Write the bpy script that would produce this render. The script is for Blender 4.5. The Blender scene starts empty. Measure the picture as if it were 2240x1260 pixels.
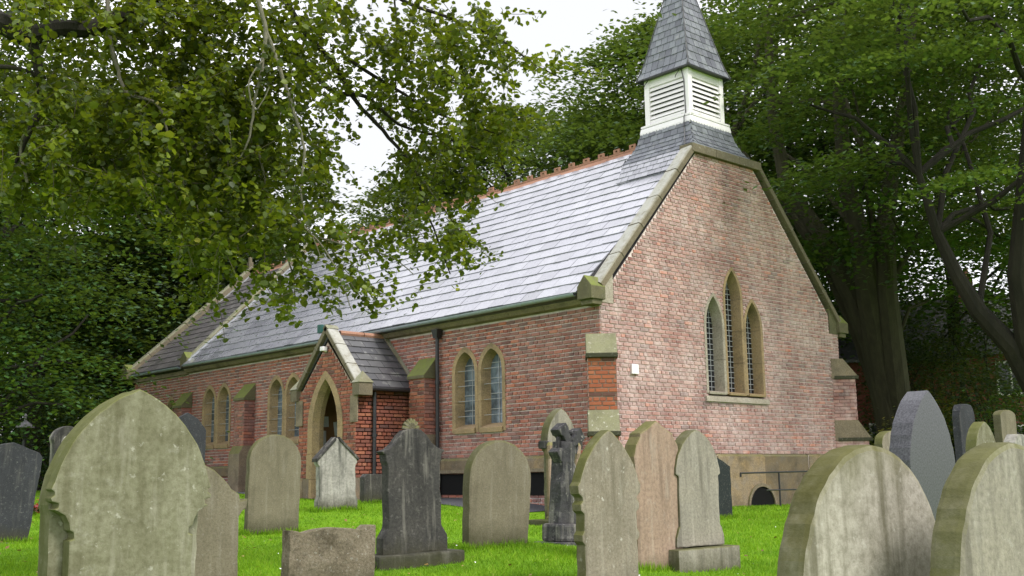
import bpy, bmesh, math, random
import numpy as np
from mathutils import Vector, Matrix

# ------------------------------------------------------------------ camera
scene = bpy.context.scene
EYE = np.array([-13.948, -12.989, 1.0])
FPX = 2399.36
_yaw, _pitch, _roll = [math.radians(a) for a in (42.4207, 9.7501, 0.8341)]
FW = np.array([math.sin(_yaw)*math.cos(_pitch), math.cos(_yaw)*math.cos(_pitch), math.sin(_pitch)])
_rt = np.array([math.cos(_yaw), -math.sin(_yaw), 0.0])
_up = np.cross(_rt, FW)
RT = math.cos(_roll)*_rt - math.sin(_roll)*_up
UP = math.cos(_roll)*_up + math.sin(_roll)*_rt
cd = bpy.data.cameras.new('camera'); cam = bpy.data.objects.new('camera', cd)
scene.collection.objects.link(cam)
cd.sensor_width = 36.0; cd.lens = FPX/2240*36.0; cd.clip_end = 2000; cd.clip_start = 0.05
cam.matrix_world = Matrix(((RT[0], UP[0], -FW[0], EYE[0]), (RT[1], UP[1], -FW[1], EYE[1]),
                           (RT[2], UP[2], -FW[2], EYE[2]), (0, 0, 0, 1)))
scene.camera = cam
def at(px, py, d):
    """world point seen at photo pixel (px, py), d metres in front of the camera"""
    return EYE + (FW + RT*(px-1120)/FPX + UP*(630-py)/FPX)*d

# ------------------------------------------------------------------ light
SUN_EL, SUN_AZ = math.radians(50), math.radians(166)     # compass azimuth, from +y clockwise
world = bpy.data.worlds.new('World'); scene.world = world; world.use_nodes = True
wn = world.node_tree.nodes; wl = world.node_tree.links
bg = wn['Background']
sky = wn.new('ShaderNodeTexSky'); sky.sky_type = 'NISHITA'; sky.sun_disc = False
sky.sun_elevation = SUN_EL; sky.sun_rotation = SUN_AZ
sky.air_density = 1.0; sky.dust_density = 4.0; sky.ozone_density = 1.0
tc = wn.new('ShaderNodeTexCoord')
cn = wn.new('ShaderNodeTexNoise'); cn.inputs['Scale'].default_value = 2.2; cn.inputs['Detail'].default_value = 6
mp = wn.new('ShaderNodeMapping'); mp.inputs['Scale'].default_value = (1, 1, 2.5)
wl.new(tc.outputs['Generated'], mp.inputs['Vector']); wl.new(mp.outputs['Vector'], cn.inputs['Vector'])
cr = wn.new('ShaderNodeValToRGB')
cr.color_ramp.elements[0].position = 0.36; cr.color_ramp.elements[0].color = (5.7, 5.75, 6.0, 1)
cr.color_ramp.elements[1].position = 0.58; cr.color_ramp.elements[1].color = (11.6, 11.6, 12.2, 1)
wl.new(cn.outputs['Fac'], cr.inputs['Fac'])
mx = wn.new('ShaderNodeMix'); mx.data_type = 'RGBA'; mx.inputs[0].default_value = 0.93
wl.new(sky.outputs['Color'], mx.inputs[6]); wl.new(cr.outputs['Color'], mx.inputs[7])
wl.new(mx.outputs[2], bg.inputs['Color'])
bg.inputs['Strength'].default_value = 0.088
sd = bpy.data.lights.new('sun', 'SUN'); sun = bpy.data.objects.new('sun', sd); scene.collection.objects.link(sun)
sd.energy = 1.5; sd.angle = math.radians(16); sd.color = (1.0, 0.96, 0.9)
sdir = Vector((math.sin(SUN_AZ)*math.cos(SUN_EL), math.cos(SUN_AZ)*math.cos(SUN_EL), math.sin(SUN_EL)))
sun.rotation_euler = sdir.to_track_quat('Z', 'Y').to_euler(); sun.location = (0, 0, 40)
scene.view_settings.view_transform = 'Standard'; scene.view_settings.look = 'None'
scene.view_settings.gamma = 1.0; scene.view_settings.use_curve_mapping = False
scene.view_settings.exposure = 1.05
scene.cycles.max_bounces = 6; scene.cycles.diffuse_bounces = 3; scene.cycles.glossy_bounces = 3
scene.cycles.transmission_bounces = 4; scene.cycles.transparent_max_bounces = 6

# ------------------------------------------------------------------ helpers
COL = scene.collection
def sync(): bpy.context.view_layer.update()
def link(o, parent=None, keep=True):
    COL.objects.link(o)
    if parent is not None:
        o.parent = parent
        if keep: o.matrix_parent_inverse = PW[parent.name].inverted()
    PW[o.name] = o.matrix_basis.copy() if parent is None else PW[parent.name] @ o.matrix_parent_inverse @ o.matrix_basis
    return o
PW = {}
def tag(o, label=None, cat=None, group=None, kind=None):
    if label: o['label'] = label
    if cat: o['category'] = cat
    if group: o['group'] = group
    if kind: o['kind'] = kind
    return o
def empty(name, loc, rz=0.0, parent=None, rot=None):
    o = bpy.data.objects.new(name, None); o.empty_display_size = 0.3
    o.location = loc; o.rotation_euler = rot if rot else (0, 0, rz)
    o.matrix_basis = Matrix.LocRotScale(Vector(loc), o.rotation_euler, None)
    return link(o, parent)
class MB:
    def __init__(s): s.v = []; s.f = []; s.r = []
    def add(s, vs, fs, r=None):
        b = len(s.v); s.v += [tuple(map(float, p)) for p in vs]; s.f += [tuple(b+i for i in f) for f in fs]
        s.r += [random.random() if r is None else r]*len(fs)
    def box(s, a, b, r=None):
        x0, y0, z0 = a; x1, y1, z1 = b
        s.add([(x0,y0,z0),(x1,y0,z0),(x1,y1,z0),(x0,y1,z0),(x0,y0,z1),(x1,y0,z1),(x1,y1,z1),(x0,y1,z1)],
              [(0,3,2,1),(4,5,6,7),(0,1,5,4),(1,2,6,5),(2,3,7,6),(3,0,4,7)], r)
    def prism(s, poly, ext, r=None):
        """poly: 3D points, extruded by vector ext"""
        n = len(poly); p2 = [tuple(np.add(p, ext)) for p in poly]
        s.add(list(poly)+p2, [tuple(range(n))[::-1], tuple(range(n, 2*n))]+[(i,(i+1)%n,n+(i+1)%n,n+i) for i in range(n)], r)
    def tube(s, pts, rad, n=8, caps=True, r=None):
        pts = [np.asarray(p, float) for p in pts]; m = len(pts)
        rad = rad if hasattr(rad, '__len__') else [rad]*m
        vs = []; prev = None
        for i, p in enumerate(pts):
            t = pts[min(i+1, m-1)]-pts[max(i-1, 0)]; t = t/(np.linalg.norm(t)+1e-9)
            if prev is None:
                a = np.array([0,0,1.0]) if abs(t[2]) < .9 else np.array([1.0,0,0])
                u = np.cross(t, a)
            else: u = prev-t*np.dot(prev, t)
            u = u/(np.linalg.norm(u)+1e-9); prev = u; w = np.cross(t, u)
            for k in range(n):
                an = 2*math.pi*k/n; vs.append(p+(u*math.cos(an)+w*math.sin(an))*rad[i])
        fs = [(i*n+k, i*n+(k+1)%n, (i+1)*n+(k+1)%n, (i+1)*n+k) for i in range(m-1) for k in range(n)]
        if caps: fs += [tuple(range(n))[::-1], tuple(range((m-1)*n, m*n))]
        s.add(vs, fs, r)
    def lathe(s, prof, c, n=20, r=None):
        vs = [(c[0]+q*math.cos(2*math.pi*k/n), c[1]+q*math.sin(2*math.pi*k/n), c[2]+z) for q, z in prof for k in range(n)]
        fs = [(i*n+k, i*n+(k+1)%n, (i+1)*n+(k+1)%n, (i+1)*n+k) for i in range(len(prof)-1) for k in range(n)]
        s.add(vs, fs, r)
    def mesh(s, name):
        me = bpy.data.meshes.new(name); me.from_pydata(s.v, [], s.f)
        at_ = me.attributes.new('rnd', 'FLOAT', 'FACE'); at_.data.foreach_set('value', s.r)
        me.update(); return me
    def build(s, name, mat, parent=None, smooth=False, bevel=0, fixn=True):
        me = s.mesh(name)
        if fixn or bevel:
            bm = bmesh.new(); bm.from_mesh(me)
            if bevel:
                ed = [e for e in bm.edges if len(e.link_faces) == 2 and e.calc_face_angle(0) > 0.5]
                bmesh.ops.bevel(bm, geom=ed, offset=bevel, segments=2, affect='EDGES', profile=0.6, clamp_overlap=True)
            if fixn: bmesh.ops.recalc_face_normals(bm, faces=bm.faces)
            bm.to_mesh(me); bm.free()
        if smooth: me.polygons.foreach_set('use_smooth', [True]*len(me.polygons))
        me.materials.append(mat)
        o = bpy.data.objects.new(name, me)
        return link(o, parent)
def meshobj(name, me, mat, parent=None, matrix=None):
    if mat and not me.materials: me.materials.append(mat)
    o = bpy.data.objects.new(name, me)
    if matrix is not None: o.matrix_basis = matrix
    return link(o, parent)
def copy_tree(o, matrix):
    c = o.copy(); COL.objects.link(c); c.matrix_basis = matrix; PW[c.name] = matrix.copy()
    for ch in o.children:
        d = ch.copy(); COL.objects.link(d); d.parent = c
        for g in ch.children:
            e = g.copy(); COL.objects.link(e); e.parent = d
    return c

# ------------------------------------------------------------------ materials
class Mat:
    def __init__(s, name, rough=0.85, spec=0.3):
        s.m = bpy.data.materials.new(name); s.m.use_nodes = True
        s.t = s.m.node_tree; s.b = s.t.nodes['Principled BSDF']; s.out = s.t.nodes['Material Output']
        s.b.inputs['Roughness'].default_value = rough; s.b.inputs['Specular IOR Level'].default_value = spec
        s._pos = None
    def n(s, ty, **kw):
        x = s.t.nodes.new(ty)
        for k, v in kw.items():
            if hasattr(x, k): setattr(x, k, v)
        return x
    def l(s, a, b): s.t.links.new(a, b)
    def pos(s, obj=False):
        if obj: return s.n('ShaderNodeTexCoord').outputs['Object']
        return s.n('ShaderNodeNewGeometry').outputs['Position']
    def noise(s, scale, detail=4, rough=0.55, stretch=(1,1,1), obj=False, off=(0,0,0), dist=0.0):
        m = s.n('ShaderNodeMapping'); m.inputs['Scale'].default_value = stretch; m.inputs['Location'].default_value = off
        s.l(s.pos(obj), m.inputs['Vector'])
        t = s.n('ShaderNodeTexNoise'); t.inputs['Scale'].default_value = scale; t.inputs['Detail'].default_value = detail
        t.inputs['Roughness'].default_value = rough; t.inputs['Distortion'].default_value = dist
        s.l(m.outputs[0], t.inputs['Vector']); return t.outputs['Fac']
    def ramp(s, fac, stops, interp='LINEAR'):
        r = s.n('ShaderNodeValToRGB'); r.color_ramp.interpolation = interp
        e = r.color_ramp.elements
        while len(e) < len(stops): e.new(0.5)
        for x, (p, c) in zip(e, stops):
            x.position = p; x.color = (c, c, c, 1) if not hasattr(c, '__len__') else (*c, 1)
        s.l(fac, r.inputs['Fac']); return r.outputs['Color']
    def mix(s, fac, a, b, mode='MIX'):
        x = s.n('ShaderNodeMix', data_type='RGBA', blend_type=mode)
        for i, v in ((0, fac), (6, a), (7, b)):
            if isinstance(v, (int, float)): x.inputs[i].default_value = v
            elif isinstance(v, tuple): x.inputs[i].default_value = (*v, 1)
            else: s.l(v, x.inputs[i])
        return x.outputs[2]
    def math(s, op, a, b=0.5):
        x = s.n('ShaderNodeMath', operation=op)
        for i, v in ((0, a), (1, b)):
            if isinstance(v, (int, float)): x.inputs[i].default_value = v
            else: s.l(v, x.inputs[i])
        return x.outputs[0]
    def attr(s, name='rnd'):
        x = s.n('ShaderNodeAttribute'); x.attribute_name = name; return x.outputs['Fac']
    def objrnd(s): return s.n('ShaderNodeObjectInfo').outputs['Random']
    def normz(s):
        g = s.n('ShaderNodeNewGeometry'); x = s.n('ShaderNodeSeparateXYZ'); s.l(g.outputs['Normal'], x.inputs[0]); return x.outputs['Z']
    def color(s, c):
        if isinstance(c, tuple): s.b.inputs['Base Color'].default_value = (*c, 1)
        else: s.l(c, s.b.inputs['Base Color'])
    def rough(s, r):
        if isinstance(r, (int, float)): s.b.inputs['Roughness'].default_value = r
        else: s.l(r, s.b.inputs['Roughness'])
    def bump(s, h, strength=0.4, dist=0.02):
        x = s.n('ShaderNodeBump'); x.inputs['Strength'].default_value = strength; x.inputs['Distance'].default_value = dist
        s.l(h, x.inputs['Height']); s.l(x.outputs[0], s.b.inputs['Normal'])

def mat_brick(name, stops, bloom, bloomcol, amount, obj=False, bump=0.5):
    m = Mat(name, 0.9, 0.2)
    r = m.objrnd() if obj else m.attr()
    c = m.ramp(r, stops, 'CONSTANT')
    fine = m.noise(38, 4, .65)
    c = m.mix(m.ramp(fine, [(.35, 0.0), (.75, 0.5)]), c, m.mix(.5, c, (.05, .03, .03)))
    big = m.noise(.9, 5, .6)
    pat = m.noise(5.5, 5, .7)
    f = m.math('MULTIPLY', m.ramp(big, [(.36, .32), (.66, 1.0)]), m.ramp(pat, [(.32, .15), (.72, 1.0)]))
    f = m.math('MULTIPLY', f, amount)
    c = m.mix(f, c, bloomcol)
    spk = m.ramp(m.noise(17, 3, .6, off=(3, 7, 1)), [(.66, 0.0), (.74, bloom)])
    c = m.mix(spk, c, (.62, .58, .53))
    dark = m.ramp(m.noise(1.3, 5, .65, stretch=(1, 1, .45), off=(9, 2, 4)), [(.54, 0.0), (.72, .5)])
    c = m.mix(dark, c, (.10, .07, .07))
    m.color(c); m.bump(m.noise(60, 4, .7), bump, .008)
    return m.m
GB = [(0, (.23,.088,.075)), (.16, (.30,.112,.09)), (.34, (.37,.15,.12)), (.50, (.27,.125,.11)), (.64, (.42,.20,.16)), (.78, (.33,.17,.15)), (.93, (.50,.165,.10)), (.96, (.17,.09,.09))]
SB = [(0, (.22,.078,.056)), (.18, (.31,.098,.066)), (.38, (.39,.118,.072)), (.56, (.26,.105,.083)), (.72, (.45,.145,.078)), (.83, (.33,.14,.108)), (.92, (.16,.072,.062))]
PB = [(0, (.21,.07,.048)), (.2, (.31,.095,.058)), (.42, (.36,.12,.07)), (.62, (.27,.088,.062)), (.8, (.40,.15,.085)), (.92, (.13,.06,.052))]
OB = [(0, (.40,.12,.055)), (.5, (.35,.10,.05)), (.72, (.43,.15,.075)), (.86, (.12,.06,.05)), (.94, (.26,.08,.05))]
m_bg  = mat_brick('brick_gable', GB, .55, (.68,.55,.52), 1.05)
m_bgo = mat_brick('brick_gable_single', GB, .55, (.68,.55,.52), 1.05, True)
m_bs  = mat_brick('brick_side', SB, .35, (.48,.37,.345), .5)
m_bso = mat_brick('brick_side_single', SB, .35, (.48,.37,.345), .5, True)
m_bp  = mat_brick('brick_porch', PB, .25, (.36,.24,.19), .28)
m_bo  = mat_brick('brick_orange', OB, .2, (.40,.22,.14), .25)
def mat_mortar(name, a, b):
    m = Mat(name, .95, .1)
    m.color(m.mix(m.ramp(m.noise(6, 5, .7), [(.3, 0.), (.7, 1.)]), a, b)); m.bump(m.noise(90, 3), .5, .006); return m.m
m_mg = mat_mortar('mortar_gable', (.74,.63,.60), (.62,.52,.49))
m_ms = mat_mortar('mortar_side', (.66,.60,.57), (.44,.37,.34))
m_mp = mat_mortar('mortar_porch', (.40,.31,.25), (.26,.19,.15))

def mat_stone(name, a, b, stain=(.07,.06,.045), st=.5, moss=0.0, mosscol=(.13,.14,.035), lichen=0.0, obj=False, streak=0.0, fine=40, bump=.45, scale=1.0, rnd=.0, side=0.0, top=None, lichtop=0.0, foot=0.0):
    m = Mat(name, .9, .2)
    c = m.mix(m.ramp(m.noise(3*scale, 5, .65, obj=obj), [(.3, 0.), (.7, 1.)]), a, b)
    if rnd:
        c = m.mix(m.math('MULTIPLY', m.attr(), rnd), c, stain)
    g = m.noise(fine, 4, .7, obj=obj)
    c = m.mix(m.ramp(g, [(.32, .7), (.58, 0.)]), c, m.mix(.75, c, stain))
    c = m.mix(m.ramp(m.noise(fine*.45, 5, .75, obj=obj, off=(2, 5, 9)), [(.56, 0.), (.70, .35)]), c, m.mix(.5, c, (.62,.60,.54)))
    c = m.mix(m.ramp(m.noise(2.2*scale, 6, .7, obj=obj, off=(5, 1, 8)), [(.48, 0.), (.72, st)]), c, stain)
    if streak:
        s1 = m.noise(9*scale, 4, .6, stretch=(1, 1, .09), obj=obj, off=(2, 2, 2))
        c = m.mix(m.ramp(s1, [(.48, 0.), (.66, streak)]), c, stain)
        s2 = m.noise(7*scale, 4, .6, stretch=(1, 1, .12), obj=obj, off=(7, 3, 5))
        c = m.mix(m.ramp(s2, [(.52, 0.), (.68, streak*.6)]), c, (.52,.49,.42))
    if lichen:
        c = m.mix(m.ramp(m.noise(16*scale, 4, .65, obj=obj, off=(1, 9, 3)), [(.62, 0.), (.68, lichen)]), c, (.60,.58,.52))
    if lichtop:
        nz0 = m.ramp(m.normz(), [(.35, 0.), (.6, 1.)])
        lt = m.ramp(m.noise(6*scale, 6, .75, obj=obj, off=(6, 1, 2)), [(.30, .25), (.52, 1.)])
        c = m.mix(m.math('MULTIPLY', m.math('MULTIPLY', nz0, lt), lichtop), c, (.60,.61,.59))
    if moss:
        nz = m.ramp(m.normz(), [(.02, 0.), (.35, 1.)])
        mo = m.ramp(m.noise(5*scale, 5, .7, obj=obj, off=(4, 4, 0)), [(.3, .25), (.6, 1.)])
        c = m.mix(m.math('MULTIPLY', m.math('MULTIPLY', nz, mo), moss), c, mosscol)
    if side:
        g2 = m.n('ShaderNodeTexCoord'); x2 = m.n('ShaderNodeSeparateXYZ'); m.l(g2.outputs['Normal'], x2.inputs[0])
        ny = m.math('ABSOLUTE', x2.outputs['Y'], 0)
        sf = m.math('MULTIPLY', m.ramp(ny, [(.45, 1.), (.9, 0.)]), m.ramp(m.noise(4, 5, .7, obj=obj, off=(8, 0, 3)), [(.25, .45), (.6, 1.)]))
        c = m.mix(m.math('MULTIPLY', sf, side), c, tuple(q*.45 for q in mosscol))
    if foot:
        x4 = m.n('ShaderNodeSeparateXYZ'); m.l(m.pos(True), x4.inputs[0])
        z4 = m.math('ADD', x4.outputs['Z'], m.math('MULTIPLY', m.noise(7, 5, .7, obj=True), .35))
        c = m.mix(m.ramp(z4, [(.30, foot), (.58, 0.)]), c, (.055,.055,.025))  # algae and soil stain at the base, deepened as painted contact shadow
    if top:
        x3 = m.n('ShaderNodeSeparateXYZ'); m.l(m.pos(True), x3.inputs[0])
        zz = m.math('ADD', x3.outputs['Z'], m.math('MULTIPLY', m.noise(5, 5, .65, obj=True, stretch=(1, 1, .35)), .55))
        tf = m.ramp(m.math('MULTIPLY', m.math('SUBTRACT', zz, top-.02), 3.2), [(.0, 0.), (1., .8)])
        c = m.mix(tf, c, tuple(q*.75 for q in mosscol))
    m.color(c); m.bump(m.mix(.5, g, m.noise(9*scale, 5, .7, obj=obj)), bump, .015)
    return m.m
m_sand  = mat_stone('sandstone', (.44,.31,.16), (.37,.27,.16), st=.55, rnd=.15)
m_sandw = mat_stone('sandstone_pale', (.50,.45,.38), (.42,.36,.28), st=.4, rnd=.15)
m_sandd = mat_stone('sandstone_dark', (.30,.24,.16), (.22,.18,.13), st=.7, moss=.7)
m_cope  = mat_stone('coping_stone', (.21,.175,.115), (.15,.13,.09), st=.5, moss=.55, mosscol=(.15,.16,.05), lichen=.3, lichtop=.35)
m_copel = mat_stone('coping_lichen', (.22,.18,.12), (.16,.135,.095), st=.5, lichtop=.6, moss=.2)
m_moss  = mat_stone('mossy_stone', (.17,.155,.085), (.12,.115,.06), st=.5, moss=.95, mosscol=(.16,.19,.045))
m_plin  = mat_stone('plinth_stone', (.30,.25,.20), (.40,.28,.14), st=.75, moss=.6, rnd=.55)

def mat_slate(name, cols, rough, obj=False, spec=.5, lich=.2):
    m = Mat(name, rough, spec)
    c = m.ramp(m.objrnd() if obj else m.attr(), cols)
    c = m.mix(m.ramp(m.noise(14, 5, .7), [(.35, .35), (.65, 0.)]), c, (.07,.07,.08))
    c = m.mix(m.ramp(m.noise(5, 5, .7, off=(2, 8, 1)), [(.58, 0.), (.7, lich)]), c, (.42,.42,.38))
    m.color(c); m.rough(m.ramp(m.noise(7, 4, .6), [(.3, rough-.07), (.7, rough+.1)])); m.bump(m.noise(45, 4, .7), .15, .006)
    if spec > .9: m.b.inputs['Coat Weight'].default_value = .7; m.b.inputs['Coat Roughness'].default_value = .2
    return m.m
SL = [(0., (.21,.21,.25)), (.3, (.28,.28,.33)), (.65, (.335,.335,.38)), (.93, (.27,.27,.32)), (1., (.15,.155,.17))]
m_slate = mat_slate('slate_nave', SL, .30, spec=1.0, lich=.06)
m_slato = mat_slate('slate_nave_single', SL, .30, True, spec=1.0, lich=.06)
m_slatd = mat_slate('slate_dark', [(0., (.05,.05,.055)), (.5, (.085,.085,.085)), (1., (.07,.065,.07))], .5, lich=.35)
m_slatc = mat_slate('slate_chancel', [(0., (.075,.07,.07)), (.5, (.12,.11,.11)), (1., (.10,.09,.10))], .42, lich=.4)
m_slats = mat_slate('slate_spire', [(0., (.10,.105,.13)), (.4, (.17,.18,.21)), (.75, (.22,.235,.26)), (1., (.13,.14,.16))], .5, lich=.3)
def mat_plain(name, col, rough=.5, spec=.5, var=.15, metal=0, scale=12, dirt=(.05,.05,.045)):
    m = Mat(name, rough, spec)
    m.color(m.mix(m.ramp(m.noise(scale, 5, .7), [(.4, 0.), (.8, var)]), col, dirt)); m.b.inputs['Metallic'].default_value = metal
    m.bump(m.noise(50, 3), .12, .005); return m.m
m_white = mat_plain('white_paint', (.86,.82,.84), .45, .4, .15, scale=4, dirt=(.5,.48,.45))
m_black = mat_plain('black_iron', (.018,.018,.022), .35, .5, .3)
m_lead  = mat_plain('lead_flashing', (.42,.44,.47), .35, .6, .3, .3)
m_gut   = mat_plain('gutter_sheen', (.30,.34,.40), .22, .7, .4)  # black gutter; its bluish highlights are painted into the base colour
m_clay  = mat_stone('ridge_clay', (.44,.23,.155), (.36,.19,.13), stain=(.16,.10,.07), st=.45)
m_dark  = mat_plain('dark_void', (.012,.012,.012), .9, .1, 0)
m_bar   = mat_plain('lead_cames', (.34,.35,.36), .5, .5, .2)
m_door  = mat_plain('door_green', (.03,.06,.055), .6, .3, .3)
m_board = mat_plain('notice_board', (.26,.14,.065), .7, .2, .3)
m_paper = mat_plain('paper', (.72,.74,.76), .8, .1, .1)
m_teal  = mat_plain('teal_plastic', (.01,.36,.33), .35, .5, .1)
def mat_glass(name, col, rough):
    m = Mat(name, rough, .6)
    m.color(m.mix(m.ramp(m.noise(3.5, 3, .6), [(.4, 0.), (.6, 1.)]), col, tuple(c*.4 for c in col)))
    m.bump(m.noise(7, 2), .15, .02); return m.m
m_glass = mat_glass('glass_dark', (.02,.022,.028), .12)
m_glasl = mat_glass('glass_guarded', (.16,.20,.24), .12)

# gravestone stones (object coordinates)
G = {}
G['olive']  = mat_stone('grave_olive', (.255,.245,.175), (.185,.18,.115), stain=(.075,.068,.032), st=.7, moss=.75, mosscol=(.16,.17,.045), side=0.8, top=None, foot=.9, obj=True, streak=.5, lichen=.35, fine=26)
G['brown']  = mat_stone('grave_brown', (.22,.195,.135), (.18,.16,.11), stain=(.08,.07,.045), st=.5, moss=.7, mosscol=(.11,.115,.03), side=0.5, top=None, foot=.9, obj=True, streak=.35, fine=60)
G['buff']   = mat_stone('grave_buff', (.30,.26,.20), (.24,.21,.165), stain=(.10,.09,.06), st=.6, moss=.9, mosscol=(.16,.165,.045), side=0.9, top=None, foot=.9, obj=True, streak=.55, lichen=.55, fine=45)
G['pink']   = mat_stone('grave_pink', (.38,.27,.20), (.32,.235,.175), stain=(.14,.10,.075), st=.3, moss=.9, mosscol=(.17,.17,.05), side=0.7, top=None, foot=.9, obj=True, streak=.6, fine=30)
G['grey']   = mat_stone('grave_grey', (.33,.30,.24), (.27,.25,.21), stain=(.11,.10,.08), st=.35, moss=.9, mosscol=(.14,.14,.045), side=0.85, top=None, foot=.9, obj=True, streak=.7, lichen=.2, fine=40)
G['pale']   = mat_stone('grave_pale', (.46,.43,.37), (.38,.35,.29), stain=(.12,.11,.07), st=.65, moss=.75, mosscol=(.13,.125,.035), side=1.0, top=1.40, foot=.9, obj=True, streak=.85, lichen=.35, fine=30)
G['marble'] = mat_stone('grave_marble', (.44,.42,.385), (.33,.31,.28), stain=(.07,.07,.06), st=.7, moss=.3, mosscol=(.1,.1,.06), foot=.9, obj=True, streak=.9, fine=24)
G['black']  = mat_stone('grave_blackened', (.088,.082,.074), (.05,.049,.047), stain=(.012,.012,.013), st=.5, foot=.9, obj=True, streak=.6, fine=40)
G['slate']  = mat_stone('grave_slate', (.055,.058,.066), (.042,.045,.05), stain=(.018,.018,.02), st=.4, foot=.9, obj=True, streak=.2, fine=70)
G['green']  = mat_stone('grave_darkgreen', (.03,.037,.037), (.024,.03,.03), stain=(.01,.012,.012), st=.3, obj=True, fine=90)
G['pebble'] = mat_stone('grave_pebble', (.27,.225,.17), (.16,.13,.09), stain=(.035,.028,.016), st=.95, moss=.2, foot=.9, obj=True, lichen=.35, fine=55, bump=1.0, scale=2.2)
def mat_granite():
    m = Mat('grave_granite', .38, .4)
    g = m.noise(75, 3, .7, obj=True)
    m.color(m.mix(m.ramp(g, [(.38, 0.), (.62, 1.)]), (.03,.03,.036), (.085,.085,.097))); return m.m
G['granite'] = mat_granite()

# ------------------------------------------------------------------ ground
GP = np.array([(-9.33,1.6,.26),(-6.48,-.17,.30),(-4.37,1.5,.54),(-1.5,4.5,.56),(-8.03,-5.24,.24),(-6.73,-4.84,.38),(-2,-1,.27),
    (-4.18,-3.2,.10),(-5.5,-6.4,.07),(4.1,-.2,.36),(0,4,.60),(0,7,.62),(-1.5,11,.72),(0,16,.75),(-14,-13,-.08),(-11,-7,0.),(-9,-11,-.05),
    (-6,-9,.02),(2,-6,.2),(9,-3,.3),(14,2,.4),(-10,12,.55),(-4,24,.8),(25,8,.5),(7.7,0,.36),(-18,-2,.1),(7.7,15,.7)])
def gz(x, y):
    x = np.asarray(x, float); y = np.asarray(y, float)
    d2 = (x[..., None]-GP[:, 0])**2+(y[..., None]-GP[:, 1])**2+1.2
    w = d2**-1.6
    return (w*GP[:, 2]).sum(-1)/w.sum(-1)
def G0(x, y): return float(gz(np.array(x), np.array(y)))
def mat_lawn():
    m = Mat('lawn', .95, .05)
    c = m.mix(m.ramp(m.noise(.8, 6, .65), [(.3, 0.), (.7, 1.)]), (.12,.25,.012), (.165,.31,.018))
    c = m.mix(m.ramp(m.noise(9, 5, .7), [(.35, .5), (.6, 0.)]), c, (.05,.13,.01))
    m.color(c); m.bump(m.noise(40, 4, .7), .6, .03); return m.m
m_lawn = mat_lawn()
def sheet(name, xs, ys, mat, dz=0., zf=gz):
    X, Y = np.meshgrid(xs, ys); Z = zf(X, Y)+dz
    nx, ny = len(xs), len(ys)
    v = np.stack([X, Y, Z], -1).reshape(-1, 3)
    f = [(j*nx+i, j*nx+i+1, (j+1)*nx+i+1, (j+1)*nx+i) for j in range(ny-1) for i in range(nx-1)]
    me = bpy.data.meshes.new(name); me.from_pydata(v.tolist(), [], f); me.materials.append(mat)
    me.polygons.foreach_set('use_smooth', [True]*len(f)); me.update()
    return meshobj(name, me, None)
xs = np.unique(np.concatenate([[-400, -200, -100, -60], np.arange(-40, 45, .5), [60, 100, 200, 400]]))
tag(sheet('ground', xs, xs, m_lawn), kind='structure')
def mat_tarmac():
    m = Mat('tarmac', .8, .3)
    m.color(m.mix(m.ramp(m.noise(60, 3, .7), [(.4, 0.), (.7, 1.)]), (.05,.052,.06), (.085,.087,.095))); m.bump(m.noise(90, 3), .4, .01); return m.m
m_tar = mat_tarmac()
tag(sheet('path', np.arange(-1.55, 0.05, .25), np.arange(.9, 24, .5), m_tar, .012), kind='structure')
tag(sheet('path_west', np.arange(-14, -1.5, .5), np.arange(14.3, 15.8, .5), m_tar, .012), kind='structure')

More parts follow.
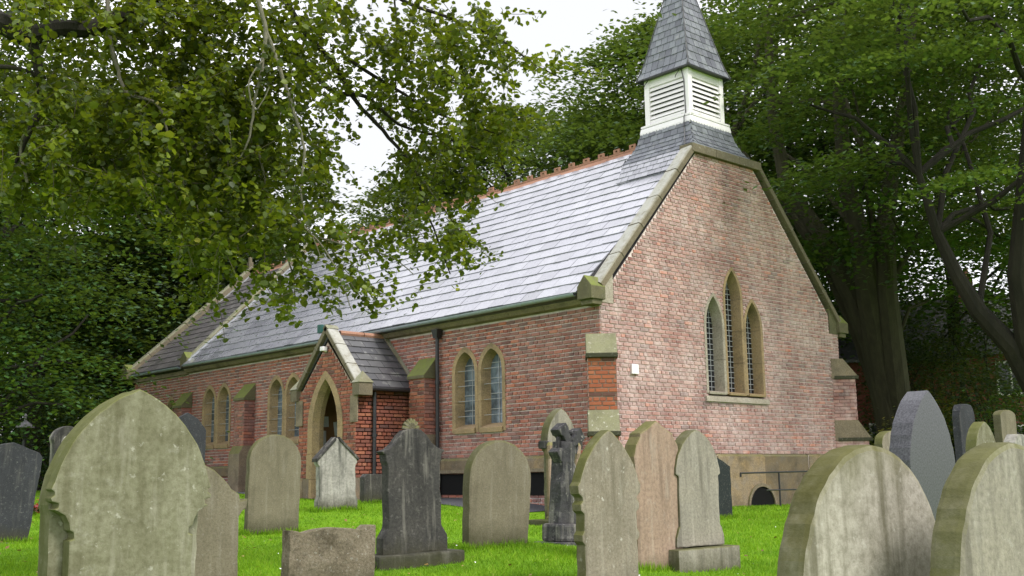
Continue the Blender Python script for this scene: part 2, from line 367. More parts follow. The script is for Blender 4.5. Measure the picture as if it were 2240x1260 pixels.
# ------------------------------------------------------------------ church
church = empty('church', (3.85, 7.9, .4))
tag(church, 'red brick church with slate roof, gabled porch and white louvred belfry under a spire', 'church')
W = 7.7
class Frame:
    """wall plane: u along, v up (z), n outward"""
    def __init__(s, O, U, N): s.O, s.U, s.N = np.array(O, float), np.array(U, float), np.array(N, float)
    def p(s, u, v, n=0.): return s.O+s.U*u+np.array([0, 0, 1.])*v+s.N*n
def subtract(iv, holes):
    for h0, h1 in holes:
        out = []
        for a, b in iv:
            if h1 <= a or h0 >= b: out.append((a, b)); continue
            if h0 > a: out.append((a, h0))
            if h1 < b: out.append((h1, b))
        iv = out
    return iv
def lay_wall(name, fr, z0, z1, ivf, mats, parent, singles=0, single_mat=None, back=-.012, course=.0755, seed=1, score=None, header_every=4, bname='brick', thick=.2):
    """mortar sheet plus real bricks. ivf(z) -> list of (u0,u1)"""
    rng = random.Random(seed)
    mb = MB(); dz = course/3
    z = z0
    while z < z1-1e-6:
        zt = min(z+dz, z1)
        for a, b in ivf((z+zt)/2):
            if b-a > .004:
                mb.add([fr.p(a, z, back), fr.p(b, z, back), fr.p(b, zt, back), fr.p(a, zt, back)], [(0, 1, 2, 3)])
        z = zt
    wall = mb.build(name, mats[1], parent, fixn=False)
    bk = MB(); full = []
    sl, hl, h, g = .219, .103, course-.0145, .0145
    row = 0; z = z0+.004
    while z+h < z1+.01:
        head = (row % header_every) == header_every-1
        L = hl if head else sl
        step = L+g
        off = (rng.random()*.02)+(0 if head else (.25 if row % 2 else 0)*step*2)+(step*.5 if head else 0)
        ivs0, ivs1 = ivf(z+.006), ivf(z+h-.006)
        ivx = [(max(p[0], q[0], r_[0]), min(p[1], q[1], r_[1])) for p in ivs0 for q in ivs1 for r_ in ivf(z+h/2)]
        for lo, hi in ivx:
            if hi-lo < .03: continue
            k = math.floor((lo-off)/step)
            while True:
                u0 = off+k*step; u1 = u0+L; k += 1
                if u0 >= hi: break
                c0, c1 = max(u0, lo), min(u1, hi)
                if c1-c0 < .03: continue
                j = rng.uniform(-.003, .003); n = rng.uniform(-.002, .004)
                if singles and abs((c1-c0)-L) < 1e-6: full.append((c0, z+j, n, L, head))
                else: addbrick(bk, fr, c0+rng.uniform(0, .003), c1-rng.uniform(0, .003), z+j, z+h+j, n, back, rng.random())
        z += course; row += 1
    if singles:
        full.sort(key=lambda q: score(fr.p(q[0], q[1])))
        for q in full[singles:]: addbrick(bk, fr, q[0], q[0]+q[3], q[1], q[1]+h, q[2], back, rng.random())
        sh = {}
        for hd in (False, True):
            b2 = MB(); L = hl if hd else sl
            f0 = Frame((0, 0, 0), fr.U, fr.N); addbrick(b2, f0, 0, L, 0, h, 0, back, .5)
            sh[hd] = b2.mesh(bname); sh[hd].materials.append(single_mat)
        for q in full[:singles]:
            meshobj(bname, sh[q[4]], None, wall, Matrix.Translation(Vector(fr.p(q[0], q[1], q[2]))))
    o = bk.build(bname+'work', mats[0], wall, fixn=False); o['kind'] = 'stuff'
    return wall
def addbrick(mb, fr, a, b, z0, z1, n, back, r):
    e = .0045; f = .004+n
    p = fr.p
    mb.add([p(a, z0, back), p(b, z0, back), p(b, z1, back), p(a, z1, back), p(a+e, z0+e, f), p(b-e, z0+e, f), p(b-e, z1-e, f), p(a+e, z1-e, f)],
           [(4, 5, 6, 7), (0, 1, 5, 4), (1, 2, 6, 5), (2, 3, 7, 6), (3, 0, 4, 7)], r)
camdist = lambda P: float(np.linalg.norm(np.asarray(P)-EYE))

# ---- lancet window geometry
def lancet(cx, z0, zs, za, hw, n=9):
    h = za-zs; R = (hw*hw+h*h)/(2*hw); pts = [(cx-hw, z0), (cx-hw, (z0+zs)/2), (cx-hw, zs)]
    c = cx-hw+R; a1 = math.atan2(h, -(R-hw)) if R > hw else math.pi/2
    for i in range(1, n+1):
        a = math.pi+(a1-math.pi)*i/n
        pts.append((c+R*math.cos(a), zs+R*math.sin(a)))
    left = pts
    right = [(2*cx-x, z) for x, z in left[:-1]][::-1]
    return left+right
def lancet_half(z, z0, zs, za, hw):
    if z < z0 or z > za: return 0
    if z <= zs: return hw
    h = za-zs; R = (hw*hw+h*h)/(2*hw)
    t = R*R-(z-zs)**2
    return max(0, math.sqrt(max(t, 0))-(R-hw))
def lancet_window(fr, cx, z0, zs, za, hw, off, depth, splay, stone, glass, parent, front=.014, bars=(.1, .1), barw=.006, sillz=None, guard=0, bottom=None, label=None):
    zb = z0 if bottom is None else bottom
    A = lancet(cx, zb, zs, za+off*1.15, hw+off); B = lancet(cx, zb, zs, za, hw); C = lancet(cx, zb, zs, za-splay*1.1, hw-splay)
    n = len(A)
    win = MB()      # leading / cames
    gp = -depth+.004
    x = cx-hw+splay
    def zr(u): # z top at u
        lo, hi = zs, za
        for _ in range(24):
            m = (lo+hi)/2
            if lancet_half(m, z0, zs, za-splay*1.1, hw-splay) > abs(u-cx): lo = m
            else: hi = m
        return lo
    k = 1
    nb = max(1, int(round((2*(hw-splay))/bars[0])))
    for i in range(1, nb):
        u = cx-hw+splay+2*(hw-splay)*i/nb
        zt = zr(u); p = [fr.p(u-barw, z0, gp), fr.p(u+barw, z0, gp), fr.p(u+barw, zt, gp), fr.p(u-barw, zt, gp)]
        win.prism(p, fr.N*.008)
    z = z0+bars[1]
    while z < za-.08:
        w = lancet_half(z, z0, zs, za-splay*1.1, hw-splay)
        if w > .03:
            p = [fr.p(cx-w, z-barw, gp), fr.p(cx+w, z-barw, gp), fr.p(cx+w, z+barw, gp), fr.p(cx-w, z+barw, gp)]
            win.prism(p, fr.N*.009)
        z += bars[1]
    # outer lead frame
    for i in range(2, n-1):
        pa, pb = C[i-1], C[i]
    w0 = win.build('window', m_bar, parent)
    if label: w0['label'] = label
    pn = MB(); C2 = lancet(cx, z0, zs, za-splay*1.1+.02, hw-splay+.02)
    pn.add([fr.p(u, v, -depth) for u, v in C2], [tuple(range(len(C2)))]); pn.build('pane', glass, w0, fixn=False)
    # stones of the surround
    cuts = []
    nj = max(2, int(round((zs-zb)/.62)))
    segs = []
    # left jamb split in heights
    def jamb(side):
        hs = [zb+(zs-zb)*i/nj for i in range(nj+1)]
        for i in range(nj):
            s = -1 if side else 1
            a, b = hs[i]+.003, hs[i+1]-.003
            uA, uB, uC = cx+s*(hw+off), cx+s*hw, cx+s*(hw-splay)
            P = []
            for v in (a, b):
                P += [fr.p(uA, v, -.01), fr.p(uA, v, front), fr.p(uB+s*.008, v, front), fr.p(uB, v, front-.008), fr.p(uC, v, -depth), fr.p(uC+s*.05, v, -depth-.01)]
            mb = MB(); m = 6
            mb.add(P, [(0,1,7,6),(1,2,8,7),(2,3,9,8),(3,4,10,9),(4,5,11,10),(0,1,2,3,4,5),(6,7,8,9,10,11)])
            mb.build('jamb_stone', stone, w0, fixn=True)
    jamb(0); jamb(1)
    half = n//2
    for lo, hi in ((2, half), (half, n-3)):
        mb = MB(); P = []
        for i in range(lo, hi+1):
            P += [fr.p(*A[i], -.01), fr.p(*A[i], front), fr.p(*B[i], front), fr.p(*C[i], -depth)]
        F = []
        for i in range(hi-lo):
            q = i*4
            F += [(q, q+1, q+5, q+4), (q+1, q+2, q+6, q+5), (q+2, q+3, q+7, q+6)]
        mb.add(P, F); mb.build('arch_stone', stone, w0, fixn=True)
    # sloped sill inside
    if sillz is not None:
        mb = MB()
        P = [(-hw-off*.3, zb-.02, front+.03), (-hw-off*.3, zb+sillz*.3, front+.035), (-hw+splay, z0+.03, -depth), (-hw+splay, zb-.02, -depth)]
        L = [fr.p(cx+u, v, q) for u, v, q in P]; Rr = [fr.p(cx-u, v, q) for u, v, q in P]
        mb.add(L+Rr, [(0,1,2,3),(7,6,5,4),(0,4,5,1),(1,5,6,2),(2,6,7,3),(3,7,4,0)])
        mb.build('sill', stone, w0, bevel=.008)
    if guard:
        mb = MB()
        for z in np.arange(z0+.18, za-.15, guard):
            w = lancet_half(z, z0, zs, za, hw)-.02
            mb.tube([fr.p(cx-w, z, -.05), fr.p(cx+w, z, -.05)], .006, 6)
        mb.build('guard_bar', m_bar, w0)
    return w0

# ---- gable wall
frG = Frame((0, 0, 0), (1, 0, 0), (0, -1, 0))
frS = Frame((0, 0, 0), (0, 1, 0), (-1, 0, 0))
GW = [(3.23, 2.56, 3.86, 4.42, .25), (3.87, 2.56, 4.44, 5.0, .25), (4.51, 2.56, 3.86, 4.42, .25)]
OFF = .068
def iv_gable(z):
    if z < 4.0: a, b = .012, W-.012
    elif z < 4.62: a, b = max(.36, (z-4.02)/1.12), W-max(.36, (z-4.02)/1.12)
    else: a = (z-4.02)/1.12; b = W-a
    hol = []
    for cx, z0, zs, za, hw in GW:
        h = lancet_half(z, 2.40, zs, za+OFF*.5, hw+OFF*.15)
        if h > 0: hol.append((cx-h, cx+h))
    if 2.37 < z < 3.86: hol.append((2.97, 4.77))
    return subtract([(a, b)], hol)
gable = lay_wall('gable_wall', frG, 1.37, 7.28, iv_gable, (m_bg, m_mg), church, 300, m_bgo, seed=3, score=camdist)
for i, (cx, z0, zs, za, hw) in enumerate(GW):
    lancet_window(frG, cx, z0, zs, za, hw, OFF, .21, .035, m_sand if i else m_sandw, m_glass, church, bars=(.105, .105), sillz=.1, bottom=2.52)
mb = MB(); mb.add([(2.86,-.012,2.36),(4.90,-.012,2.36),(4.90,-.012,2.50),(2.86,-.012,2.50),(2.86,-.05,2.36),(4.90,-.05,2.36),(4.90,-.035,2.46),(2.86,-.035,2.46),(2.86,.2,2.54),(4.90,.2,2.54)],
   [(4,5,6,7),(7,6,9,8),(0,4,7,8),(1,5,6,9),(0,1,5,4)]); mb.build('window_sill', m_sandw, church)
# solid back of the walls so nothing shines through
def iv_back(z): return iv_gable(z)
mb = MB(); mb.prism([(.03, 15.70, .4), (W-.03, 15.70, .4), (W-.03, 15.70, 4.1), (3.85, 15.70, 7.75), (.03, 15.70, 4.1)], (0, .03, 0)); mb.build('chancel_arch_wall', m_dark, church)
mb = MB(); mb.box((W-.06, .02, .2), (W-.015, 15.69, 4.0)); mb.build('rear_wall', m_bs, church)
# far side wall brick simple
lay_wall('north_wall', Frame((W, 0, 0), (0, 1, 0), (1, 0, 0)), 1.37, 4.0, lambda z: [(0.01, 3.0)], (m_bg, m_mg), church, seed=9)

# ---- side wall
WA = [(2.89, 2.0, 3.05, 3.45, .30), (3.69, 2.0, 3.05, 3.45, .30)]
WB = [(10.14, 2.0, 3.05, 3.45, .30), (10.94, 2.0, 3.05, 3.45, .30)]
WC = [(13.62, 2.0, 3.05, 3.45, .30), (14.42, 2.0, 3.05, 3.45, .30)]
OFS = .095
def iv_side(z):
    hol = []
    for cx, z0, zs, za, hw in WA+WB+WC:
        h = lancet_half(z, 1.88, zs, za+OFS*.6, hw+OFS*.2)
        if h > 0: hol.append((cx-h, cx+h))
    return subtract([(.012, 15.72)], hol)
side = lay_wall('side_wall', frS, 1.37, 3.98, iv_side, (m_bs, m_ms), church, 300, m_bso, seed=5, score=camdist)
for grp in (WA, WB, WC):
    for i, (cx, z0, zs, za, hw) in enumerate(grp):
        lancet_window(frS, cx, z0, zs, za, hw, OFS, .20, .05, m_sand, m_glasl, church, bars=(.25, .30), barw=.007, sillz=.25, guard=.30, bottom=1.86)
# plinth blocks
def plinth(fr, u0, u1, z0, z1, n, proj, holes=()):
    rng = random.Random(int(u0*7+u1*13))
    us = np.linspace(u0, u1, n+1)
    pm = MB(); pm.prism([fr.p(u0, z0-.005, -.03), fr.p(u1, z0-.005, -.03), fr.p(u1, z1-.03, -.03), fr.p(u0, z1-.03, -.03)], fr.N*(.03+proj-.02))
    base = pm.build('plinth', m_mg, church)
    for i in range(n):
        a, b = us[i]+.005+rng.uniform(-.05, .05)*(i > 0), us[i+1]-.005
        if any(h0 < (a+b)/2 < h1 for h0, h1 in holes): continue
        mb = MB(); d = rng.uniform(0, .006)
        L = [(a, z0-.01, -.02), (a, z0-.01, proj+d), (a, z1-.05, proj+d), (a, z1, -.005)]
        Lp = [fr.p(*q) for q in L]; Rp = [fr.p(b, q[1], q[2]) for q in L]
        mb.add(Lp+Rp, [(0,1,2,3),(4,5,6,7),(0,4,5,1),(1,5,6,2),(2,6,7,3),(3,7,4,0)], rng.random())
        mb.build('plinth_stone', m_plin, base, bevel=.006)
plinth(frG, 0.0, W, .05, 1.37, 5, .05)
plinth(frS, 0.0, 15.75, 1.12, 1.37, 11, .05)
# brick base below the side plinth
def lowbase(name, fr, u0, u1, z0, z1, mat, parent):
    lay_wall(name, fr, z0, z1, lambda z: [(u0, u1)], (mat, m_ms), parent, seed=11)
lowbase('base_wall', frS, .02, 15.7, .30, 1.12, m_bs, church)
for u in (1.6, 4.05):
    mb = MB(); mb.prism([frS.p(u-.42, .66, .012), frS.p(u+.42, .66, .012), frS.p(u+.42, 1.06, .012), frS.p(u-.42, 1.06, .012)], frS.N*.01); mb.build('cellar_opening', m_dark, church)
    mb = MB(); mb.box((-.09, u-.6, 1.075), (-.012, u+.6, 1.14)); mb.build('lintel', m_sandd, church, bevel=.006)

# ---- corner kneeler stones, coping
def slopez(x, dz=0): return 4.18+(x+.28)*.937+dz
CT = math.atan2(7.42-4.33, 2.74+.06)
def coping_run(x0, z0, x1, z1, y0, y1, nst, th, mat, parent, name='coping_stone', edge=None):
    """row of coping stones from (x0,z0) to (x1,z1): top line; th thickness; y0..y1"""
    rng = random.Random(int(abs(x0*31+z0*7+y0*3)*10))
    d = np.array([x1-x0, z1-z0]); L = np.linalg.norm(d); d /= L; nrm = np.array([-d[1], d[0]]);
    if nrm[1] < 0: nrm = -nrm
    for i in range(nst):
        a = L*i/nst+.004; b = L*(i+1)/nst-.004; w = rng.uniform(-.006, .006)
        P = []
        for t in (a, b):
            for yy, hh in ((y0, -th), (y0, -.03+w), (y0+.03, w), (y1-.03, w-.015), (y1, -.05+w), (y1, -th)):
                q = np.array([x0, z0])+d*t+nrm*hh; P.append((q[0], yy, q[1]))
        mb = MB(); mb.add(P, [(0,1,7,6),(1,2,8,7),(2,3,9,8),(3,4,10,9),(4,5,11,10),(5,0,6,11),(0,1,2,3,4,5),(11,10,9,8,7,6)], rng.random())
        mb.build(name, mat, parent, bevel=.008)
YC0, YC1 = -.075, .25
for s in (0, 1):
    fx = (lambda x: x) if s == 0 else (lambda x: W-x)
    coping_run(fx(-.06), 4.33, fx(2.74), 7.42, YC0, YC1, 5, .135, m_copel if s == 0 else m_cope, church)
    # kneeler block, gabled end
    mb = MB(); x0, x1 = fx(-.30), fx(.06)
    sec = [(YC0-.015, 4.03), (YC0-.015, 4.26), ((YC0+YC1)/2, 4.46), (YC1+.01, 4.26), (YC1+.01, 4.03)]
    mb.prism([(x0, y, z) for y, z in sec], (x1-x0, 0, 0)); mb.build('kneeler', m_moss, church, bevel=.012)
    mb = MB(); mb.prism([(fx(-.24), y, z) for y, z in ((YC0+.02, 4.03), (YC1-.02, 4.03), (YC1-.02, 3.94), (YC0+.02, 3.94))], (fx(0)-fx(-.24), 0, 0)); mb.build('corbel', m_moss, church, bevel=.01)
    mb = MB(); mb.prism([(fx(-.02), -.016, 3.995), (fx(.34), -.016, 3.995), (fx(.34), -.016, 4.52), (fx(.27), -.016, 4.62), (fx(-.12), -.016, 4.2)], (0, .08, 0)); mb.build('quoin_stone', m_sandw if s == 0 else m_moss, church, bevel=.006)
# flat top coping
for i in range(3):
    a = 2.70+2.30*i/3+.004; b = 2.70+2.30*(i+1)/3-.004
    mb = MB(); mb.box((a, YC0-.01, 7.25), (b, YC1, 7.425)); mb.build('coping_stone', m_cope, church, bevel=.012)

# ---- diagonal corner buttresses
def diag_buttress(cx, cy, dx, dy, omat, cmat):
    D = np.array([dx, dy, 0])/math.hypot(dx, dy); T = np.array([-D[1], D[0], 0]); O = np.array([cx, cy, 0.])
    hw = .245
    def P(q, t, z): return O+D*q+T*t+np.array([0, 0, z])
    def stage(q, z0, z1, mat):
        fb = Frame(P(q, -hw, 0), T, D)
        w = lay_wall('buttress', fb, z0, z1, lambda z: [(.004, 2*hw-.004)], (mat, m_mp), church, seed=int(z0*100))
        for sgn in (-1, 1):
            f2 = Frame(P(-.25, sgn*hw, 0), D, T*sgn)
            lay_wall('buttress_side', f2, z0, z1, lambda z: [(0, q+.25-.004)], (m_bs if cx < 1 else m_bg, m_mg), w, seed=int(z0*100)+sgn) if False else None
            lay_side(f2, q+.25, z0, z1, w, m_bs if (cx < 1 and sgn > 0) else m_bg, int(z0*50)+sgn)
    def cap(q0, q1, z0, z1, lip=.07):
        mb = MB(); sec = [(-.3, z0-.09), (q1, z0-.09), (q1+.01, z0-.02), (q1-.01, z0), (q0, z1), (-.3, z1)]
        mb.prism([P(q, -hw-.02, z) for q, z in sec], T*(2*hw+.04)); mb.build('buttress_cap', cmat, church, bevel=.01)
        mb = MB(); mb.prism([P(-.2, -hw-.03, z0-.10), P(q1+.03, -hw-.03, z0-.10), P(q1+.03, hw+.03, z0-.10), P(-.2, hw+.03, z0-.10)], (0, 0, .075)); mb.build('drip_stone', m_drip, church, bevel=.01)
    stage(.25, 2.02, 3.02, omat); cap(.0, .29, 3.09, 3.44)
    stage(.46, 1.3, 1.68, omat); cap(.25, .50, 1.75, 2.10)
    mb = MB(); mb.prism([P(-.3, -hw-.03, .2), P(.52, -hw-.03, .2), P(.52, hw+.03, .2), P(-.3, hw+.03, .2)], (0, 0, 1.12)); mb.build('buttress_foot', m_plin, church, bevel=.015)
def lay_side(fr, L, z0, z1, parent, mat, seed):
    rng = random.Random(seed); mb = MB(); z = z0; r = 0
    while z < z1-.02:
        u = -.1+(.11 if r % 2 else 0)
        while u < L:
            a, b = max(u, 0), min(u+.222, L-.004)
            if b-a > .03: addbrick(mb, fr, a, b, z, z+.0645, 0, -.012, rng.random())
            u += .233
        z += .0755; r += 1
    mb.add([fr.p(0, z0, -.01), fr.p(L, z0, -.01), fr.p(L, z1, -.01), fr.p(0, z1, -.01)], [(0, 1, 2, 3)])
    mb.build('side_bricks', mat, parent, fixn=False)['kind'] = 'stuff'
m_drip = mat_stone('drip_stone', (.06,.06,.035), (.04,.045,.025), st=.3)  # shadow and wet moss under the cap lip, put into the colour
m_capn = mat_stone('cap_stone', (.27,.255,.18), (.18,.17,.11), st=.7, moss=.5, mosscol=(.22,.23,.11), lichen=.8)
diag_buttress(0, 0, -1, -1, m_bo, m_capn)
diag_buttress(W, 0, 1, -1, m_bg, m_sandd)
# ---- side buttresses
def side_buttress(y0, y1, q, mat):
    fr = Frame((-q, y0, 0), (0, 1, 0), (-1, 0, 0)); L = y1-y0
    w = lay_wall('buttress', fr, 1.3, 3.02, lambda z: [(.004, L-.004)], (mat, m_mp), church, seed=int(y0*10))
    lay_side(Frame((-q, y0, 0), (1, 0, 0), (0, -1, 0)), q, 1.3, 3.02, w, m_bs, 3)
    lay_side(Frame((-q, y1, 0), (1, 0, 0), (0, 1, 0)), q, 1.3, 3.02, w, m_bs, 4)
    mb = MB(); sec = [(.0, 2.99), (-q-.03, 2.99), (-q-.03, 3.06), (0, 3.44)]
    mb.prism([(x, y0-.03, z) for x, z in sec], (0, L+.06, 0)); mb.build('buttress_cap', m_moss, church, bevel=.012)
    mb = MB(); sec = [(.0, .3), (-q-.12, .3), (-q-.12, 1.66), (-q-.01, 1.86), (0, 1.86)]
    mb.prism([(x, y0-.012, z) for x, z in sec], (0, L+.024, 0)); mb.build('buttress_foot', m_sandd, church, bevel=.015)
side_buttress(4.62, 5.14, .30, m_bp)
side_buttress(11.98, 12.50, .30, m_bs)
side_buttress(15.46, 15.98, .30, m_bs)

# ---- cornice, gutter
mb = MB(); n = 16
for i in range(n):
    a, b = .32+15.4*i/n+.004, .32+15.4*(i+1)/n-.004
    c = MB(); c.add([(0,a,3.965),(-.10,a,3.99),(-.16,a,4.06),(-.16,a,4.10),(0,a,4.10),(0,b,3.965),(-.10,b,3.99),(-.16,b,4.06),(-.16,b,4.10),(0,b,4.10)],
      [(0,1,6,5),(1,2,7,6),(2,3,8,7),(3,4,9,8),(0,1,2,3,4),(5,6,7,8,9)], random.random()); c.build('cornice_stone', m_sandd, church)
def gutter(x, z, y0, y1, sag=0.):
    mb = MB(); P = []; k = 9; N = 24
    for i in range(N+1):
        t = i/N; y = y0+(y1-y0)*t; zz = z-sag*math.sin(t*math.pi)
        for j in range(k):
            a = math.pi+math.pi*j/(k-1); P.append((x+.062*math.cos(a), y, zz+.062*math.sin(a)))
        for j in range(k-1, -1, -1):
            a = math.pi+math.pi*j/(k-1); P.append((x+.052*math.cos(a), y, zz+.052*math.sin(a)))
    m = 2*k
    mb.add(P, [(i*m+j, i*m+(j+1) % m, (i+1)*m+(j+1) % m, (i+1)*m+j) for i in range(N) for j in range(m)]+[tuple(range(m)), tuple(range(N*m, N*m+m))])
    return mb.build('gutter', m_gut, church, smooth=False)
gutter(-.28, 4.17, .33, 15.45, .03)
gutter(-.16, 4.17, 15.95, 19.4)
def downpipe(x, y, z0, z1, parent, hopper=True):
    mb = MB(); mb.tube([(x, y, z0), (x, y, z1)], .042, 10); o = mb.build('downpipe', m_black, parent, smooth=False)
    if hopper:
        h = MB(); h.add([(x-.06,y-.06,z1-.02),(x+.06,y-.06,z1-.02),(x+.06,y+.06,z1-.02),(x-.06,y+.06,z1-.02),(x-.09,y-.1,z1+.16),(x+.07,y-.1,z1+.16),(x+.07,y+.1,z1+.16),(x-.09,y+.1,z1+.16)],
            [(0,1,2,3),(4,5,6,7),(0,1,5,4),(1,2,6,5),(2,3,7,6),(3,0,4,7)]); h.build('hopper', m_black, o, bevel=.006)
    for z in np.arange(z0+.5, z1, .95):
        c = MB(); c.tube([(x, y, z-.035), (x, y, z+.035)], .056, 10); c.build('collar', m_black, o)
    return o
downpipe(-.09, 4.46, .5, 3.82, church)

# ---- roofs
def slate_run(O, U, V, N_, rows, gauge, uf, sw, mat, parent, name='slate', singles=0, smat=None, seed=1, th=.011, score=None, jit=.004, vclip=False):
    O, U, V, N_ = [np.array(a, float) for a in (O, U, V, N_)]
    rng = random.Random(seed); mb = MB(); full = []
    for j in range(rows):
        v0 = j*gauge; v1 = min(v0+gauge*1.12, rows*gauge if vclip else 1e9)
        a, b = uf(v0+gauge*.5) if callable(uf) else uf
        off = (.5*sw if j % 2 else 0)+rng.uniform(-.03, .03)
        k = math.floor((a-off)/sw)
        while True:
            u0 = off+k*sw; u1 = u0+sw; k += 1
            if u0 >= b: break
            c0, c1 = max(u0, a), min(u1, b)
            if c1-c0 < .03: continue
            dj = rng.uniform(-jit, jit); dn = rng.uniform(0, .006); tw = rng.uniform(-.003, .003)
            if singles and abs(c1-c0-sw) < 1e-6: full.append((c0, v0+dj, dn))
            else: addslate(mb, O, U, V, N_, c0, c1, v0+dj, v1+dj, dn, tw, th, rng.random())
    if singles:
        full.sort(key=lambda q: score(O+U*q[0]+V*q[1]))
        for q in full[singles:]: addslate(mb, O, U, V, N_, q[0], q[0]+sw, q[1], q[1]+gauge*1.12, q[2], rng.uniform(-.003, .003), th, rng.random())
        m2 = MB(); addslate(m2, np.zeros(3), U, V, N_, 0, sw, 0, gauge*1.12, 0, 0, th, .5); me = m2.mesh(name); me.materials.append(smat)
        for q in full[:singles]: meshobj(name, me, None, parent, Matrix.Translation(Vector(O+U*q[0]+V*q[1]+N_*q[2])))
    o = mb.build(name+'_courses' if True else name, mat, parent, fixn=False); o['kind'] = 'stuff'
    return o
def addslate(mb, O, U, V, N_, a, b, v0, v1, dn, tw, th, r):
    g = .005
    def p(u, v, n): return O+U*u+V*v+N_*n
    h0 = th*2+dn; h1 = th*.6
    mb.add([p(a+g, v0, h0+tw), p(b-g, v0, h0-tw), p(b-g, v1, h1), p(a+g, v1, h1), p(a+g, v0, -.002), p(b-g, v0, -.002), p(b-g, v1, -.002), p(a+g, v1, -.002)],
           [(0, 1, 2, 3), (4, 5, 1, 0), (5, 6, 2, 1), (7, 4, 0, 3)], r)
ang = math.atan2(8.03-4.18, 3.85+.28); SLEN = math.hypot(8.03-4.18, 4.13)
V1 = np.array([math.cos(ang), 0, math.sin(ang)]); N1 = np.array([-math.sin(ang), 0, math.cos(ang)])
mb = MB()
mb.prism([(-.30, .95, 4.14), (3.85, .95, 8.01), (W+.30, .95, 4.14), (W+.05, .95, 4.02), (-.05, .95, 4.02)], (0, 14.7, 0))
mb.prism([(-.30, .28, 4.14), (3.02, .28, 7.235), (W-3.02, .28, 7.235), (W+.30, .28, 4.14), (W+.05, .28, 4.02), (-.05, .28, 4.02)], (0, .67, 0))
roof = mb.build('roof', m_slatd, church)
rows = 18
u_nave = lambda v: (.27 if 4.165+v*math.sin(ang) < 7.42 else 1.0, 15.45)
slate_run((-.30, 0, 4.165), (0, 1, 0), V1, N1, rows, SLEN/rows, u_nave, .44, m_slate, roof, singles=300, smat=m_slato, seed=4, score=camdist, th=.012, vclip=True, jit=.012)
# far slope in one piece with the same courses
slate_run((W+.30, 0, 4.165), (0, 1, 0), (-V1[0], 0, V1[2]), (-N1[0], 0, N1[2]), rows, SLEN/rows, u_nave, .44, m_slate, roof, name='rear_slate', seed=6, vclip=True)
# ridge tiles
def ridge_mesh(L):
    mb = MB(); w, h = .15, .14
    mb.add([(-w,0,-h),(0,0,.02),(w,0,-h),(-w,L,-h),(0,L,.02),(w,L,-h),(-w+.02,0,-h-.01),(w-.02,0,-h-.01),(-w+.02,L,-h-.01),(w-.02,L,-h-.01)],
           [(0,1,4,3),(1,2,5,4),(0,6,8,3),(2,5,9,7),(0,1,2,7,6),(3,8,9,5,4)])
    mb.tube([(0,0.0,.02),(0,L,.02)], .022, 8)
    mb.box((-.018,.02,.02),(.018,L-.02,.055))
    c = L*.5; b = .09
    mb.box((-.018,c-b,.052),(.018,c+b,.085)); mb.box((-.018,c-b,.125),(.018,c+b,.155))
    mb.box((-.018,c-b,.0845),(.018,c-.03,.1255)); mb.box((-.018,c+.03,.0845),(.018,c+b,.1255))
    me = mb.mesh('ridge_tile'); me.materials.append(m_clay); return me
rm = ridge_mesh(.47)
y = 1.75
while y < 15.4:
    meshobj('ridge_tile', rm, None, roof, Matrix.Translation((3.85, y, 8.05+random.uniform(-.006, .006)))); y += .475
# lead flashing beside west coping, nave end coping
coping_run(-.10, 4.42, 3.86, 8.32, 15.46, 15.80, 7, .24, m_cope, church)
coping_run(W+.10, 4.42, 3.84, 8.32, 15.46, 15.80, 7, .24, m_cope, church)
mb = MB(); mb.prism([(-.22, y_, z_) for y_, z_ in ((15.43, 4.12), (15.43, 4.38), (15.63, 4.56), (15.83, 4.38), (15.83, 4.12))], (.26, 0, 0)); mb.build('kneeler', m_moss, church, bevel=.012)
def flashing(x0, z0, x1, z1, y0, y1):
    mb = MB(); mb.prism([(x0, y0, z0), (x1, y0, z1), (x1, y0, z1+.03), (x0, y0, z0+.03)], (0, y1-y0, 0)); mb.build('flashing', m_lead, church)
flashing(-.2, slopez(-.2)+.02, 3.7, slopez(3.7)+.02, 15.36, 15.47)
# ---- chancel
CX0, CY1 = .12, 19.55
frC = Frame((CX0, 0, 0), (0, 1, 0), (-1, 0, 0))
def iv_ch(z):
    h = lancet_half(z, 2.1, 2.95, 3.40, .30)
    return subtract([(15.8, CY1)], [(17.0-h, 17.0+h)] if h > 0 else [])
lay_wall('chancel_wall', frC, 1.3, 3.98, iv_ch, (m_bs, m_ms), church, seed=8)
lancet_window(frC, 17.0, 2.2, 2.95, 3.32, .24, .09, .2, .05, m_sand, m_glasl, church, bars=(.25, .3), sillz=.2, bottom=2.1)
mb = MB(); mb.box((CX0+.03, 15.8, .3), (W-CX0, CY1-.03, 1.31)); mb.build('chancel_base', m_plin, church)
mb = MB(); mb.prism([(CX0, CY1-.02, 1.3), (W-CX0, CY1-.02, 1.3), (W-CX0, CY1-.02, 4.0), (3.85, CY1-.02, 7.6), (CX0, CY1-.02, 4.0)], (0, -.2, 0)); mb.build('east_gable', m_bs, church)
mb = MB(); mb.box((CX0-.10, 15.8, 3.965), (CX0, CY1, 4.08)); mb.build('chancel_cornice', m_sandd, church)
ang2 = math.atan2(7.70-4.20, 3.85-CX0+.24); SL2 = math.hypot(7.70-4.20, 3.85-CX0+.24)
V2 = np.array([math.cos(ang2), 0, math.sin(ang2)]); N2 = np.array([-math.sin(ang2), 0, math.cos(ang2)])
mb = MB(); mb.prism([(CX0-.24, 15.7, 4.18), (3.85, 15.7, 7.68), (W-CX0+.24, 15.7, 4.18), (W-CX0, 15.7, 4.05), (CX0, 15.7, 4.05)], (0, CY1-15.75, 0)); croof = mb.build('chancel_roof', m_slatd, church)
slate_run((CX0-.26, 0, 4.20), (0, 1, 0), V2, N2, 18, SL2/17.6, (15.79, CY1-.25), .40, m_slatc, croof, seed=14)
y = 15.85
